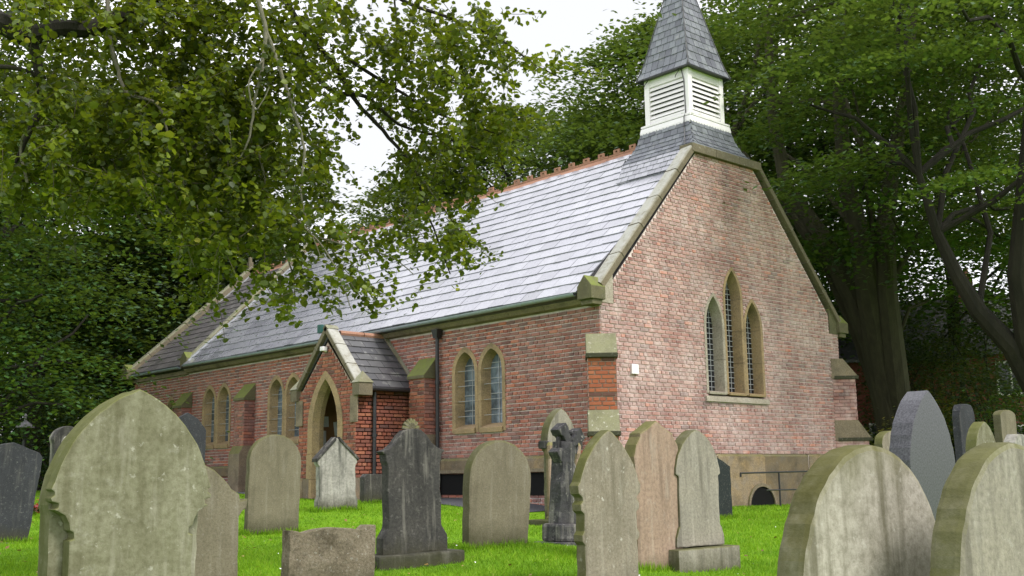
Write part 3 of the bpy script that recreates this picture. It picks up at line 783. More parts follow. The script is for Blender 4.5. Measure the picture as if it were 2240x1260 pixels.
while y < 19.0:
    meshobj('ridge_tile', rm, None, croof, Matrix.Translation((3.85, y, 7.74))); y += .475
coping_run(CX0-.30, 4.36, 3.86, 8.02, CY1-.30, CY1+.06, 7, .24, m_cope, church)
coping_run(W-CX0+.30, 4.36, 3.84, 8.02, CY1-.30, CY1+.06, 7, .24, m_cope, church)
mb = MB(); mb.prism([(CX0-.42, y_, z_) for y_, z_ in ((CY1-.33, 4.05), (CY1-.33, 4.34), (CY1-.12, 4.52), (CY1+.09, 4.34), (CY1+.09, 4.05))], (.26, 0, 0)); mb.build('kneeler', m_moss, church, bevel=.012)
flashing(CX0-.1, 4.24, 3.7, 7.62, CY1-.42, CY1-.30)
mb = MB(); mb.box((3.77, CY1-.2, 7.9), (3.93, CY1-.04, 8.18)); mb.box((3.80, CY1-.17, 8.18), (3.90, CY1-.07, 8.34)); mb.build('apex_stone', m_cope, church, bevel=.01)

# ---- belfry
bx, by, bh = 3.85, .98, .59
bel = empty('belfry', (bx, by, 7.45), parent=church)
def sqring(mb, h0, z0, h1, z1):
    P = [(bx-h0,by-h0,z0),(bx+h0,by-h0,z0),(bx+h0,by+h0,z0),(bx-h0,by+h0,z0),(bx-h1,by-h1,z1),(bx+h1,by-h1,z1),(bx+h1,by+h1,z1),(bx-h1,by+h1,z1)]
    mb.add(P, [(0,1,5,4),(1,2,6,5),(2,3,7,6),(3,0,4,7)])
# skirt
SKP = [(.93, 7.06), (.972, 7.42), (.83, 7.62), (.73, 7.84), (.655, 8.12)]
mb = MB()
for (h0, z0), (h1, z1) in zip(SKP[:-1], SKP[1:]): sqring(mb, h0-.01, z0, h1-.01, z1)
skirt = mb.build('skirt', m_slatd, bel)
def pyramid_slates(prof, gauge, sw, mat, parent, singles=0, seed=1):
    rng = random.Random(seed); j0 = 0
    for f in range(4):
        c, s = [(1,0),(0,1),(-1,0),(0,-1)][f]
        U = np.array([c, s, 0.]); D = np.array([s, -c, 0.])      # outward
        for (h0, z0), (h1, z1) in zip(prof[:-1], prof[1:]):
            V = -D*(h0-h1)+np.array([0, 0, z1-z0]); L = np.linalg.norm(V); V /= L; Nn = np.cross(U, V)
            if np.dot(Nn, D) < 0: Nn = -Nn
            O = np.array([bx, by, z0])+D*h0
            n = max(1, round(L/gauge)); uf = lambda v, h0=h0, h1=h1, L=L: (-(h0+(h1-h0)*min(v, L)/L), (h0+(h1-h0)*min(v, L)/L))
            slate_run(O, U, V, Nn, n, L/n, uf, sw, mat, parent, seed=rng.randint(0, 9999), th=.007, jit=.003)
for sx in (-1, 1):
    a_ = np.array([bx+sx*1.17, 0, 6.99]); b_ = np.array([bx+sx*.955, 0, 7.44]); v_ = b_-a_; L_ = np.linalg.norm(v_); v_ /= L_
    n_ = np.cross((0, 1, 0), v_); n_ = n_ if n_[2] > 0 else -n_
    slate_run(a_, (0, 1, 0), v_, n_, 4, L_/4, (.30, by+.94), .18, m_slate, skirt, seed=44, th=.007)
pyramid_slates(SKP, .125, .18, m_slatd if False else m_slats, skirt, seed=2)
# hips of the skirt and boards
mb = MB(); sqring(mb, .665, 8.05, .625, 8.22); 
def scallop(mb):
    for f in range(4):
        c, s = [(1,0),(0,1),(-1,0),(0,-1)][f]; U = np.array([c, s, 0.]); D = np.array([s, -c, 0.])
        k = 15; h = .675; w = 2*h/k
        for i in range(k):
            o = np.array([bx, by, 0])+D*(h+.004)+U*(-h+w*i)
            P = [o+np.array([0,0,8.10]), o+U*w*.25+np.array([0,0,8.045]), o+U*w*.5+np.array([0,0,8.03]), o+U*w*.75+np.array([0,0,8.045]), o+U*w+np.array([0,0,8.10])]
            P2 = [p-D*.02 for p in P]
            mb.add(P+P2, [(0,1,2,3,4),(9,8,7,6,5),(0,5,6,1),(1,6,7,2),(2,7,8,3),(3,8,9,4)])
scallop(mb)
for f in range(4):
    pass
sqring(mb, .68, 8.095, .66, 8.20); mb.build('apron', m_white, bel)
mb = MB(); sqring(mb, .62, 8.20, .66, 8.215); sqring(mb, .66, 8.215, .66, 8.255); sqring(mb, .66, 8.255, .60, 8.285); mb.build('sill_moulding', m_white, bel)
# corner posts, frames, louvres
zb0, zb1 = 8.20, 9.30
for sx in (-1, 1):
    for sy in (-1, 1):
        mb = MB(); a = bh; p = .13
        x0, x1 = sorted((bx+sx*a, bx+sx*(a-p))); y0, y1 = sorted((by+sy*a, by+sy*(a-p)))
        mb.box((x0, y0, zb0), (x1, y1, zb1)); mb.build('corner_post', m_white, bel, bevel=.006)
for f in range(4):
    c, s = [(1,0),(0,1),(-1,0),(0,-1)][f]; U = np.array([c, s, 0.]); D = np.array([s, -c, 0.]); O = np.array([bx, by, 0.])
    def q(u, n, z): return O+U*u+D*n+np.array([0, 0, z])
    a = bh-.13
    for z0, z1 in ((zb0, 8.37), (9.10, zb1)):
        mb = MB(); mb.prism([q(-a, bh-.02, z0), q(a, bh-.02, z0), q(a, bh-.02, z1), q(-a, bh-.02, z1)], -D*.05); mb.build('rail', m_white, bel)
    mb = MB(); mb.prism([q(-a, bh-.17, zb0), q(a, bh-.17, zb0), q(a, bh-.17, zb1), q(-a, bh-.17, zb1)], -D*.01); mb.build('backing', m_dark, bel)
    for i in range(7):
        z = 8.385+i*.103
        mb = MB(); P = [q(-a, bh-.018, z), q(-a, bh-.016, z+.012), q(-a, bh-.062, z+.094), q(-a, bh-.075, z+.09)]
        mb.prism(P, U*(2*a)); mb.build('louvre_slat', m_white, bel)
# spire
SPP = [(.695, 9.27), (.635, 9.42), (.57, 9.64), (.49, 9.98), (.235, 11.08), (.012, 12.08)]
mb = MB()
for (h0, z0), (h1, z1) in zip(SPP[:-1], SPP[1:]): sqring(mb, h0-.008, z0, max(h1-.008, .005), z1)
spire = mb.build('spire', m_slatd, church)
pyramid_slates(SPP, .155, .165, m_slats, spire, seed=5)
mb = MB(); sqring(mb, .69, 9.255, .71, 9.25); sqring(mb, .71, 9.25, .71, 9.28); sqring(mb, .69, 9.255, .5, 9.262); mb.build('eaves_board', m_black, spire)
for i, (sx, sy) in enumerate(((-1,-1),(1,-1),(1,1),(-1,1))):
    mb = MB(); mb.tube([(bx+sx*(h+.012), by+sy*(h+.012), z+.015) for h, z in SPP], .011, 6); mb.build('hip_roll', m_slatd, spire)
mb = MB(); mb.tube([(bx-bh-.02, by-bh+.16, 9.27), (bx-bh-.03, by-bh+.13, 9.18), (bx-bh-.015, by-bh+.10, 9.0), (bx-bh-.015, by-bh+.09, 8.3), (bx-.70, by-bh+.06, 8.18), (bx-.72, by-bh+.05, 7.95), (bx-.93, by-.7, 7.5)], .011, 6); mb.build('cable', m_black, bel)
for dy in (.0, .85):
    mb = MB(); y_ = by-bh+.22+dy
    mb.tube([(bx-bh-.01, y_, 9.25), (bx-bh-.05, y_, 9.20), (bx-bh-.06, y_+.05, 9.14), (bx-bh-.02, y_+.1, 9.12)], .008, 6); mb.build('hook', m_black, bel)
# sign box on gable
mb = MB(); mb.box((.74, -.05, 2.77), (.92, -.005, 2.945)); mb.build('alarm_box', m_white, church, bevel=.006)

# ---- porch
porch = empty('porch', (-1.5, 6.35, .6), parent=church)
PX, PY0, PY1, PYC = -1.5, 5.30, 7.40, 6.35
PZE, PZR = 2.86, 3.98
frP = Frame((PX, 0, 0), (0, 1, 0), (-1, 0, 0))
pk = (PZR-PZE)/(PYC-PY0+.05)
PD = (PYC+.03, .4, 2.06, 3.05, .45)
def iv_porch(z):
    a, b = PY0, PY1
    if z > PZE-.12: d = (z-(PZE-.12))/pk; a, b = PY0+d, PY1-d
    h = lancet_half(z, .3, PD[2], PD[3]+.06, PD[4]+.06)
    return subtract([(a, b)], [(PD[0]-h, PD[0]+h)] if h > 0 else []) if b > a else []
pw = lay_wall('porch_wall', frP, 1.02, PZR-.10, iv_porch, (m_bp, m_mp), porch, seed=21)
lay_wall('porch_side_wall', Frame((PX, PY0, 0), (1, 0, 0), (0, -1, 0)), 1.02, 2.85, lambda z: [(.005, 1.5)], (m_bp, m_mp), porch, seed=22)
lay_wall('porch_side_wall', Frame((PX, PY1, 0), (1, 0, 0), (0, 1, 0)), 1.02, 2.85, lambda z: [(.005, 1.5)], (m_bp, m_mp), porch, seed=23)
for b_ in (((PX+.02, PY0+.012, .4), (0, PY0+.2, 2.85)), ((PX+.02, PY1-.2, .4), (0, PY1-.012, 2.85))):
    mb = MB(); mb.box(*b_); mb.build('inner_wall', m_board, porch)
for b_ in (((PX-.03, PY0-.03, .3), (0, PY0+.2, 1.02)), ((PX-.03, PY1-.2, .3), (0, PY1+.03, 1.02)), ((PX-.025, PY0+.21, .3), (PX+.2, PD[0]-PD[4]-.12, 1.015)), ((PX-.025, PD[0]+PD[4]+.12, .3), (PX+.2, PY1-.21, 1.015))):
    mb = MB(); mb.box(*b_); mb.build('plinth_stone', m_plin, porch, bevel=.01)
# arch stones
A = lancet(PD[0], .45, PD[2], PD[3]+.17, PD[4]+.20); B = lancet(PD[0], .45, PD[2], PD[3], PD[4]+.02); Cc = lancet(PD[0], .45, PD[2], PD[3]-.06, PD[4]-.04)
n = len(A); half = n//2
groups = [(2, 4), (4, 7), (7, half), (half, n-8), (n-8, n-5), (n-5, n-3)]
def archseg(pts, name):
    mb = MB(); P = []
    for (a, b, c) in pts: P += [frP.p(*a, -.02), frP.p(*a, .022), frP.p(*b, .022), frP.p(*c, -.12), frP.p(*c, -.22)]
    F = []; m = 5
    for i in range(len(pts)-1): F += [(i*m+j, i*m+j+1, (i+1)*m+j+1, (i+1)*m+j) for j in range(4)]
    F += [(0,1,2,3,4), tuple((len(pts)-1)*m+j for j in range(5))]
    mb.add(P, F); mb.build(name, m_sand, porch)
for lo, hi in groups: archseg([(A[i], B[i], Cc[i]) for i in range(lo, hi+1)], 'arch_stone')
for s in (0, 1):
    hs = [.45, 1.0, 1.52, PD[2]]
    for i in range(3):
        sg = -1 if s == 0 else 1; e = .03 if i % 2 else 0
        uA, uB, uC = PD[0]+sg*(PD[4]+.20+e), PD[0]+sg*(PD[4]+.02), PD[0]+sg*(PD[4]-.04)
        archseg([((uA, v), (uB, v), (uC, v)) for v in (hs[i]+.004, hs[i+1]-.004)], 'jamb_stone')
# door and notice boards inside
mb = MB(); mb.box((-.06, PYC-.75, .5), (-.02, PYC+.75, 3.0)); mb.build('door', m_door, porch)
YB = PY1-.2
mb = MB(); mb.box((-1.22, YB-.035, 1.28), (-.25, YB-.004, 2.42)); brd = mb.build('notice_board', m_board, porch)
for (x0, x1, z0, z1, rr) in ((-1.16, -.98, 1.66, 2.02, 0), (-.78, -.58, 1.92, 2.22, .14), (-.86, -.60, 1.34, 1.60, 0), (-1.15, -.97, 1.34, 1.56, 0), (-1.1, -.92, 2.1, 2.32, .05), (-.5, -.34, 1.5, 1.78, 0)):
    mb = MB(); xc_, zc_ = (x0+x1)/2, (z0+z1)/2
    mb.prism([(xc_+(x_-xc_)-(z_-zc_)*rr, YB-.038, zc_+(z_-zc_)+(x_-xc_)*rr) for x_, z_ in ((x0, z0), (x1, z0), (x1, z1), (x0, z1))], (0, -.003, 0)); mb.build('paper', m_paper, brd)
mb = MB(); mb.box((-1.25, YB-.03, .6), (-.2, YB-.004, 1.22)); mb.build('lower_panel', mat_plain('teal_board', (.16,.28,.28), .6, .3, .2), porch)
# porch roof
for s in (0, 1):
    sy = 1 if s == 0 else -1; ye = PY0-.12 if s == 0 else PY1+.12
    Vp = np.array([0, (PYC-ye), PZR+.02-(PZE-.05)]); Lp = np.linalg.norm(Vp); Vp /= Lp
    Np = np.cross(np.array([1., 0, 0]), Vp); Np = Np if Np[2] > 0 else -Np
    O = np.array([0, ye, PZE-.05])
    mb = MB(); mb.prism([O+np.array([PX+.02, 0, -.02]), O+np.array([.0, 0, -.02]), O+np.array([.0, 0, -.02])+Vp*Lp, O+np.array([PX+.02, 0, -.02])+Vp*Lp], -Np*.05); pr = mb.build('porch_roof', m_slatd, porch)
    slate_run(O, (1, 0, 0), Vp, Np, 8, Lp/7.9, (PX+.16, 0.0), .36, m_slatd, pr, seed=31+s, th=.012)
    # front coping
    z0, z1 = PZE+.02, PZR+.20
    d = np.array([PYC-(ye-.02*sy), z1-z0]); L = np.linalg.norm(d); d /= L; nr = np.array([-d[1]*sy, d[0]*sy]); nr = nr if nr[1] > 0 else -nr
    for i in range(3):
        a, b = L*i/3+.003, L*(i+1)/3-.003; P = []
        for t in (a, b):
            for xx, hh in ((PX-.06, -.12), (PX-.06, -.02), (PX-.03, 0), (PX+.20, -.01), (PX+.22, -.04), (PX+.22, -.12)):
                q_ = np.array([ye-.02*sy, z0])+d*t+nr*hh; P.append((xx, q_[0], q_[1]))
        mb = MB(); mb.add(P, [(0,1,7,6),(1,2,8,7),(2,3,9,8),(3,4,10,9),(4,5,11,10),(5,0,6,11),(0,1,2,3,4,5),(11,10,9,8,7,6)], random.random()); mb.build('coping_stone', m_copel if s == 0 else m_cope, porch, bevel=.007)
    # kneeler with pyramid top
    yk = ye-.02*sy
    mb = MB(); y0, y1 = sorted((yk-.10*sy, yk+.14*sy)); mb.box((PX-.08, y0, PZE-.22), (PX+.24, y1, PZE+.03))
    mb.add([(PX-.10, y0-.02, PZE+.03), (PX+.26, y0-.02, PZE+.03), (PX+.26, y1+.02, PZE+.03), (PX-.10, y1+.02, PZE+.03), (PX+.08, (y0+y1)/2, PZE+.27)], [(0,1,4),(1,2,4),(2,3,4),(3,0,4),(3,2,1,0)])
    mb.build('kneeler', m_cope, porch)
    mb = MB(); mb.box((PX-.03, min(yk+.04*sy, yk+.3*sy), PZE-.75), (PX+.0, max(yk+.04*sy, yk+.3*sy), PZE-.21)); mb.build('quoin_stone', m_sandd, porch, bevel=.01)
    # gutter of porch
    mb = MB(); mb.tube([(PX+.2, ye-.05*sy, PZE-.08), (0, ye-.05*sy, PZE-.08)], .05, 10); mb.build('gutter', m_black, porch)
    # side abutment mortar fillet against main wall
    mb = MB(); mb.prism([O+np.array([-.10, 0, .03]), O+np.array([.0, 0, .03]), O+np.array([.0, 0, .03])+Vp*Lp*.98, O+np.array([-.10, 0, .03])+Vp*Lp*.98], Np*.03); mb.build('mortar_fillet', m_cope, porch)
mb = MB(); 
for i in range(2): mb.tube([(PX+.3+i*.6, PYC, PZR+.04), (PX+.88+i*.6, PYC, PZR+.04)], .06, 8)
mb.build('porch_ridge', m_clay, porch)
downpipe(PX+.42, PY0-.06, .4, 2.72, porch, False)
mb = MB(); mb.box((PX-.14, 6.30, 3.62), (PX-.03, 6.42, 3.71)); mb.box((PX-.05, 6.33, 3.60), (PX-.01, 6.39, 3.66)); mb.build('security_camera', m_white, porch, bevel=.01)
mb = MB(); mb.box((PX-.06, 6.52, 4.02), (PX+.02, 6.66, 4.2)); mb.build('floodlight', mat_plain('floodlight_green', (.02,.09,.08), .4, .4, .1), porch, bevel=.01)

# ---- cellar arch and rail at the gable foot (own things)
mb = MB(); A_ = [(3.98+.455+.47*math.cos(a), .36+.44*math.sin(a)) for a in np.linspace(math.pi, 0, 15)]
mb.add([(x, -.062, z) for x, z in A_]+[(x, -.095, z) for x, z in A_]+[(4.435+(x-4.435)*.88, -.095, .36+(z-.36)*.86) for x, z in A_]+[(4.435+(x-4.435)*.88, -.062, .36+(z-.36)*.86) for x, z in A_],
   [(i+k*15, i+1+k*15, i+1+((k+1) % 4)*15, i+((k+1) % 4)*15) for i in range(14) for k in range(4)])
mb.build('cellar_arch', m_sandd, church)
mb = MB(); mb.add([(4.435+(x-4.435)*.88, -.066, .36+(z-.36)*.86) for x, z in A_], [tuple(range(15))]); mb.build('cellar_opening', m_dark, church, fixn=False)
rail = empty('hand_rail', (4.1, -.75, .33))
tag(rail, 'black iron handrail guarding the arched cellar opening at the gable foot', 'railing')
for (p, r) in (([(2.83,-.75,1.0),(4.04,-.75,1.01),(5.4,-.75,1.02)], .016), ([(3.6,-.75,.68),(5.4,-.75,.67)], .014)):
    mb = MB(); mb.tube(p, r, 8); mb.build('bar', m_black, rail)
for x in (2.83, 4.04, 5.38):
    mb = MB(); mb.tube([(x, -.75, .2 if x > 3 else .93), (x, -.75, 1.0)], .018, 8); mb.build('post', m_black, rail)

# ------------------------------------------------------------------ gravestones
def P2(px, d): q = at(px, 1040, d); return q[0], q[1]
def mirror(right): return [(-x, z) for x, z in right][::-1]+right[::-1] if False else right+[(-x, z) for x, z in right[::-1] if x > 1e-6]
def arc_pts(hw, zs, za, n=12, z0=-9):
    """right-hand half of a pointed arch from (hw,zs) to (0,za)"""
    h = za-zs; R = (hw*hw+h*h)/(2*hw)
    if R < hw: R = hw
    c = hw-R; a1 = math.asin(min(1, h/R))
    return [q for q in [(c+R*math.cos(a1*i/n), zs+R*math.sin(a1*i/n)) for i in range(1, n)] if q[1] > z0]+[(0, za)]
def ell_pts(hw, zs, za, n=14, p=2.0):
    return [(hw*abs(math.cos(math.pi/2*i/n))**(2/p), zs+(za-zs)*math.sin(math.pi/2*i/n)**(2/p)) for i in range(1, n)]+[(0, za)]
def slab(prof, y0, y1, mat, parent, name, bevel=.012):
    q_ = []; rg = random.Random(int(1000*(prof[0][0]+prof[3][1]+y1))+len(prof))
    for (xa, za_), (xb, zb_) in zip(prof, prof[1:]+prof[:1]):
        n_ = max(1, int(math.hypot(xb-xa, zb_-za_)/.07))
        for i_ in range(n_):
            w_ = .0028 if i_ else .0018
            q_.append((xa+(xb-xa)*i_/n_+rg.gauss(0, w_), za_+(zb_-za_)*i_/n_+rg.gauss(0, w_)))
    mb = MB(); mb.prism([(x, y0, z) for x, z in q_], (0, y1-y0, 0), .5)
    return mb.build_local(name, mat, parent, bevel)
def _bl(s, name, mat, parent, bevel):
    me = s.mesh(name); bm = bmesh.new(); bm.from_mesh(me)
    bmesh.ops.recalc_face_normals(bm, faces=bm.faces)
    if bevel:
        ed = [e for e in bm.edges if len(e.link_faces) == 2 and e.calc_face_angle(0) > .9]
        bmesh.ops.bevel(bm, geom=ed, offset=bevel, segments=2, affect='EDGES', profile=.6, clamp_overlap=True)
    bm.to_mesh(me); bm.free(); me.materials.append(mat)
    o = bpy.data.objects.new(name, me); return link(o, parent, keep=False)
MB.build_local = _bl
SINK = .15
def grave(label, x, y, top, rz=0, lean=(0, 0), name='headstone', cat='gravestone', base=None):
    b = (G0(x, y) if base is None else base)-SINK
    t = empty(name, (x, y, b), rot=(math.radians(lean[0]), math.radians(lean[1]), math.radians(rz)))
    tag(t, label, cat); return t, top-b
# big lichen-green headstone at left
t, H = grave('large greenish pointed headstone with notched shoulders at the left foreground', -11.262, -6.848, 1.53)
z = lambda w: w-(1.53-H)
fr_ = [(.36, 0), (.36, z(.69)), (.335, z(.70)), (.335, z(.735)), (.36, z(.745)), (.365, z(.78)), (.39, z(.825)), (.43, z(.85)), (.455, z(.858)), (.43, z(.868)), (.43, z(.89)), (.465, z(.90)), (.47, z(.92)), (.45, z(.935)), (.45, z(.955)), (.47, z(.965))]
slab(mirror(fr_+arc_pts(.475, z(.83), H, 20, z(.97))), 0, .10, G['olive'], t, 'face_slab', .008)
slab(mirror([(.425, 0), (.44, z(.83))]+arc_pts(.455, z(.83), H-.006, 16)), .10, .25, G['olive'], t, 'back_slab', .012)
# stone behind it
t, H = grave('brown pointed headstone with a notched right shoulder close behind the large greenish one', -10.265, -5.597, 1.14, base=.02)
z = lambda w: w-(1.14-H)
slab(mirror([(.34, 0), (.34, z(.74)), (.37, z(.78)), (.40, z(.80)), (.41, z(.87)), (.35, z(.86)), (.34, z(.90))]+arc_pts(.38, z(.62), H, 14, z(.905))), 0, .12, G['brown'], t, 'slab')
# left slate pair
t, H = grave('dark slate headstone with a low peaked top leaning at the left edge', -9.30, 1.60, 1.52, rz=4, lean=(0, 5))
slab(mirror([(.34, 0), (.39, H-.16), (.34, H-.10), (.2, H-.06), (0, H)]), 0, .10, G['slate'], t, 'slab', .008)
mb = MB(); mb.box((-.48, -.1, SINK-.05), (.5, .25, SINK+.025)); mb.build_local('kerb_base', G['marble'], t, .01)
t, H = grave('small grey peaked headstone just right of the leaning dark slate one', -5.5, 9.2, 1.55)
slab(mirror([(.34, 0), (.34, H-.18), (0, H)]), 0, .10, G['brown'], t, 'slab')
t, H = grave('dark weathered upright stone half hidden left of the large greenish headstone', -10.22, -3.6, 1.23, lean=(0, 1))
slab(mirror([(.25, 0), (.26, H-.12), (.28, H-.1)]+ell_pts(.27, H-.08, H, 8)), 0, .12, G['black'], t, 'slab')
t, H = grave('thin dark post-like marker on the grass beside the red flowers', -6.9, 6.6, .98)
slab(mirror([(.07, 0), (.07, H-.03), (0, H)]), 0, .10, G['black'], t, 'slab')
t, H = grave('blackened arched memorial with a pale niche showing above the large headstone', -6.9, 5.9, 1.95)
slab(mirror([(.22, 0), (.22, H-.3)]+ell_pts(.25, H-.26, H, 10)), 0, .22, G['black'], t, 'slab')
slab(mirror([(.12, H-.9), (.12, H-.3)]+ell_pts(.12, H-.28, H-.16, 8)), -.012, .0, G['marble'], t, 'niche', .004)
t, H = grave('grey slate headstone with a slanting shoulder in front of the far church wall', -3.95, 7.55, 2.35)
slab(mirror([(.40, 0), (.40, H-.34), (.22, H-.12), (0, H)]), 0, .10, G['slate'], t, 'slab')
# middle
t, H = grave('tall brown round-topped headstone in front of the porch, left of the pale pointed one', -6.481, -.171, 1.59, rz=-2, lean=(0, 1))
slab(mirror([(.37, 0), (.38, H-.36)]+ell_pts(.38, H-.36, H, 14)), 0, .10, G['brown'], t, 'slab', .02)
t, H = grave('pale streaked marble headstone with a gabled top before the porch door', -4.373, 1.509, 1.63, rz=-3, lean=(0, -1.5))
z = lambda w: w-(1.63-H)
slab(mirror([(.36, 0), (.345, z(.68)), (.315, z(.75)), (.315, z(1.2)), (.35, z(1.25)), (.35, z(1.30)), (.06, z(1.58)), (0, H)]), 0, .13, G['marble'], t, 'slab', .01)
for s_ in (-1, 1):
    mb = MB(); mb.prism([(s_*.37, -.02, z(1.27)), (s_*.37, -.02, z(1.32)), (s_*.03, -.02, z(1.645)), (s_*.03, -.02, z(1.59))], (0, .17, 0)); mb.build_local('gable_moulding', G['black'], t, .006)
t, H = grave('small dark stump of a headstone beside the path, right of the marble gable stone', -2.2, 3.6, 1.08, rz=3)
slab(mirror([(.26, 0), (.26, H-.05), (.2, H)]), 0, .14, G['black'], t, 'slab')
t, H = grave('low wide pebble-textured headstone with a wavy top edge in the foreground', *P2(729, 8.05), float(at(729, 1150, 8.05)[2]), rz=-3, lean=(0, 1))
pr = [(-.355, 0), (.355, 0), (.36, H), (.29, H), (.25, H-.035)]+[(.25-.50*i/10, H-.035+.03*math.sin(math.pi*i/10)-.012*(i/10)) for i in range(1, 10)]+[(-.25, H-.05), (-.29, H-.03), (-.355, H-.02)]
slab(pr, 0, .12, G['pebble'], t, 'slab', .008)
# dark ogee stone with shell
t, H = grave('blackened ogee-topped headstone with a carved shell finial on a stepped base', -8.03, -5.243, 1.46, rz=-6, lean=(0, -1.2))
z = lambda w: w-(1.46-H)
og = [(.325, z(.36)), (.325, z(.50)), (.27, z(.58)), (.265, z(.60)), (.265, z(1.12)), (.28, z(1.15)), (.285, z(1.21)), (.305, z(1.215)), (.32, z(1.235)), (.25, z(1.255)), (.19, z(1.30)), (.13, z(1.37)), (.08, z(1.415)), (.0, z(1.43))]
slab(mirror(og), 0, .12, G['black'], t, 'slab', .01)
mb = MB(); mb.box((-.43, -.12, 0), (.43, .26, z(.365))); mb.build_local('base', G['black'], t, .02)
mb = MB()
for i in range(7):
    a = math.pi*(i+.5)/7; mb.tube([(0, .06, z(1.42)), (.045*math.cos(a), .05, z(1.42)+.06*math.sin(a)), (.085*math.cos(a), .06, z(1.42)+.095*math.sin(a))], [.012, .022, .016], 8)
mb.build_local('shell_finial', G['brown'], t, 0)
# round brown right of it
t, H = grave('brown round-topped headstone leaning slightly, before the paired church windows', -6.73, -4.838, 1.36, rz=-4, lean=(0, 3.5))
slab(mirror([(.36, 0), (.385, H-.38)]+ell_pts(.385, H-.38, H, 14)), 0, .12, G['brown'], t, 'slab', .025)
# gothic stone behind cross
t, H = grave('tall gothic-arched headstone on short columns behind the dark cross', -2.041, -1.043, 2.02, rz=0)
z = lambda w: w-(2.02-H)
slab(mirror([(.25, 0), (.25, z(1.35)), (.31, z(1.42)), (.31, z(1.5))]+arc_pts(.31, z(1.5), H, 14)), 0, .16, G['grey'], t, 'slab')
for s_ in (-1, 1):
    mb = MB(); mb.lathe([(.07, 0), (.07, z(.38)), (.045, z(.42)), (.045, z(1.25)), (.075, z(1.33)), (.085, z(1.45)), (.05, z(1.5))], (s_*.29, .0, 0), 12); mb.build_local('column', G['pink'], t, 0)
    mb = MB(); mb.box((s_*.36-.06, -.03, z(1.40)), (s_*.36+.06, .1, z(1.52))); mb.build_local('bracket', G['black'], t, .02)
mb = MB(); mb.box((-.46, -.14, 0), (.46, .3, z(.36))); mb.build_local('base', G['grey'], t, .02)
# dark rustic cross
def rough_block(mb_pts, seed, amt=.015):
    pass
t, H = grave('dark rough-hewn stone cross streaked with white, on a small stepped base', -4.176, -3.2, 1.72, rz=2, lean=(0, 2), name='cross_headstone')
z = lambda w: w-(1.72-H)
m_rug = mat_stone('cross_stone', (.085,.08,.08), (.05,.05,.055), stain=(.02,.02,.022), st=.5, obj=True, streak=.5, lichen=.35, fine=18, bump=1.0)
rng = random.Random(5)
mb = MB(); mb.box((-.30, -.2, 0), (.30, .28, z(.20))); mb.build_local('base_step', m_rug, t, .02)
mb = MB(); mb.box((-.23, -.13, z(.20)), (.23, .2, z(.42))); mb.build_local('base_block', m_rug, t, .04)
P = []; K = 9
for i in range(K):
    zz = z(.42)+(z(1.42)-z(.42))*i/(K-1); w = .19-.07*i/(K-1)
    P += [(-w+rng.uniform(-.02, .02), -.06+rng.uniform(-.02, .02), zz), (0.02, -.10, zz), (w+rng.uniform(-.02, .02), -.05+rng.uniform(-.02, .02), zz), (w, .12, zz), (-w, .12, zz)]
mb = MB(); mb.add(P, [(i*5+j, i*5+(j+1) % 5, (i+1)*5+(j+1) % 5, (i+1)*5+j) for i in range(K-1) for j in range(5)]+[(4,3,2,1,0), tuple((K-1)*5+j for j in range(5))]); mb.build_local('shaft', m_rug, t, .008)
hc = np.array([.03, 0, z(1.38)]); ca, sa = math.cos(math.radians(36)), math.sin(math.radians(36))
for nm, (dx, dz), L in (('arm', (ca, sa), .27), ('arm', (-ca, -sa), .27), ('arm', (-sa, ca), .28)):
    d = np.array([dx, 0, dz]); q_ = np.array([-dz, 0, dx])
    pts = [hc+q_*.06, hc+d*(L-.12)+q_*.055, hc+d*(L-.08)+q_*.085, hc+d*L+q_*.08, hc+d*L-q_*.08, hc+d*(L-.08)-q_*.085, hc+d*(L-.12)-q_*.055, hc-q_*.06]
    mb = MB(); mb.prism([p-np.array([0, .07, 0]) for p in pts], (0, .16, 0)); mb.build_local(nm, m_rug, t, .012)
mb = MB(); mb.tube([hc+np.array([.17*math.cos(a), 0.01, .17*math.sin(a)]) for a in np.linspace(-.6, 3.8, 18)], .03, 8); mb.build_local('ring', m_rug, t, 0)
# front centre stone with lobes
t, H = grave('buff pointed headstone with lobed edges, nearest of the three right of the cross', -7.769, -7.292, 1.34, rz=3, base=.02)
z = lambda w: w-(1.34-H)
pr = [(.31, 0), (.31, z(.12)), (.34, z(.14)), (.345, z(.2)), (.31, z(.24)), (.305, z(.50)), (.335, z(.53)), (.335, z(.57)), (.305, z(.60)), (.305, z(.72)), (.34, z(.745)), (.345, z(.79)), (.315, z(.82)), (.32, z(.84)), (.36, z(.87)), (.37, z(.93))]
slab(mirror(pr+arc_pts(.385, z(.72), H, 16, z(.935))), 0, .09, G['buff'], t, 'slab', .012)
t, H = grave('pinkish sandstone headstone with a peaked top between the buff and grey ones', -6.092, -6.345, 1.49, rz=1, base=.03)
z = lambda w: w-(1.49-H)
slab(mirror([(.33, 0), (.325, z(1.05))]+[(.33, z(1.16)), (.30, z(1.27)), (.24, z(1.34)), (.235, z(1.37)), (.14, z(1.415)), (0, H)]), 0, .14, G['pink'], t, 'slab', .015)
t, H = grave('grey pointed headstone with stepped shoulders on a plain block plinth', -5.527, -6.363, 1.42, rz=0, base=.06)
z = lambda w: w-(1.42-H)
slab(mirror([(.36, z(.33)), (.355, z(.42)), (.32, z(.50)), (.30, z(.52)), (.30, z(.98)), (.335, z(1.0)), (.335, z(1.06))]+arc_pts(.335, z(.97), H, 14, z(1.065))), 0, .13, G['grey'], t, 'slab', .012)
mb = MB(); mb.box((-.46, -.10, 0), (.46, .24, z(.32))); mb.build_local('plinth', G['grey'], t, .012)
t, H = grave('dark slate slab with a sloping top half hidden behind the grey plinth stone', .25, -2.2, 1.25, rz=0)
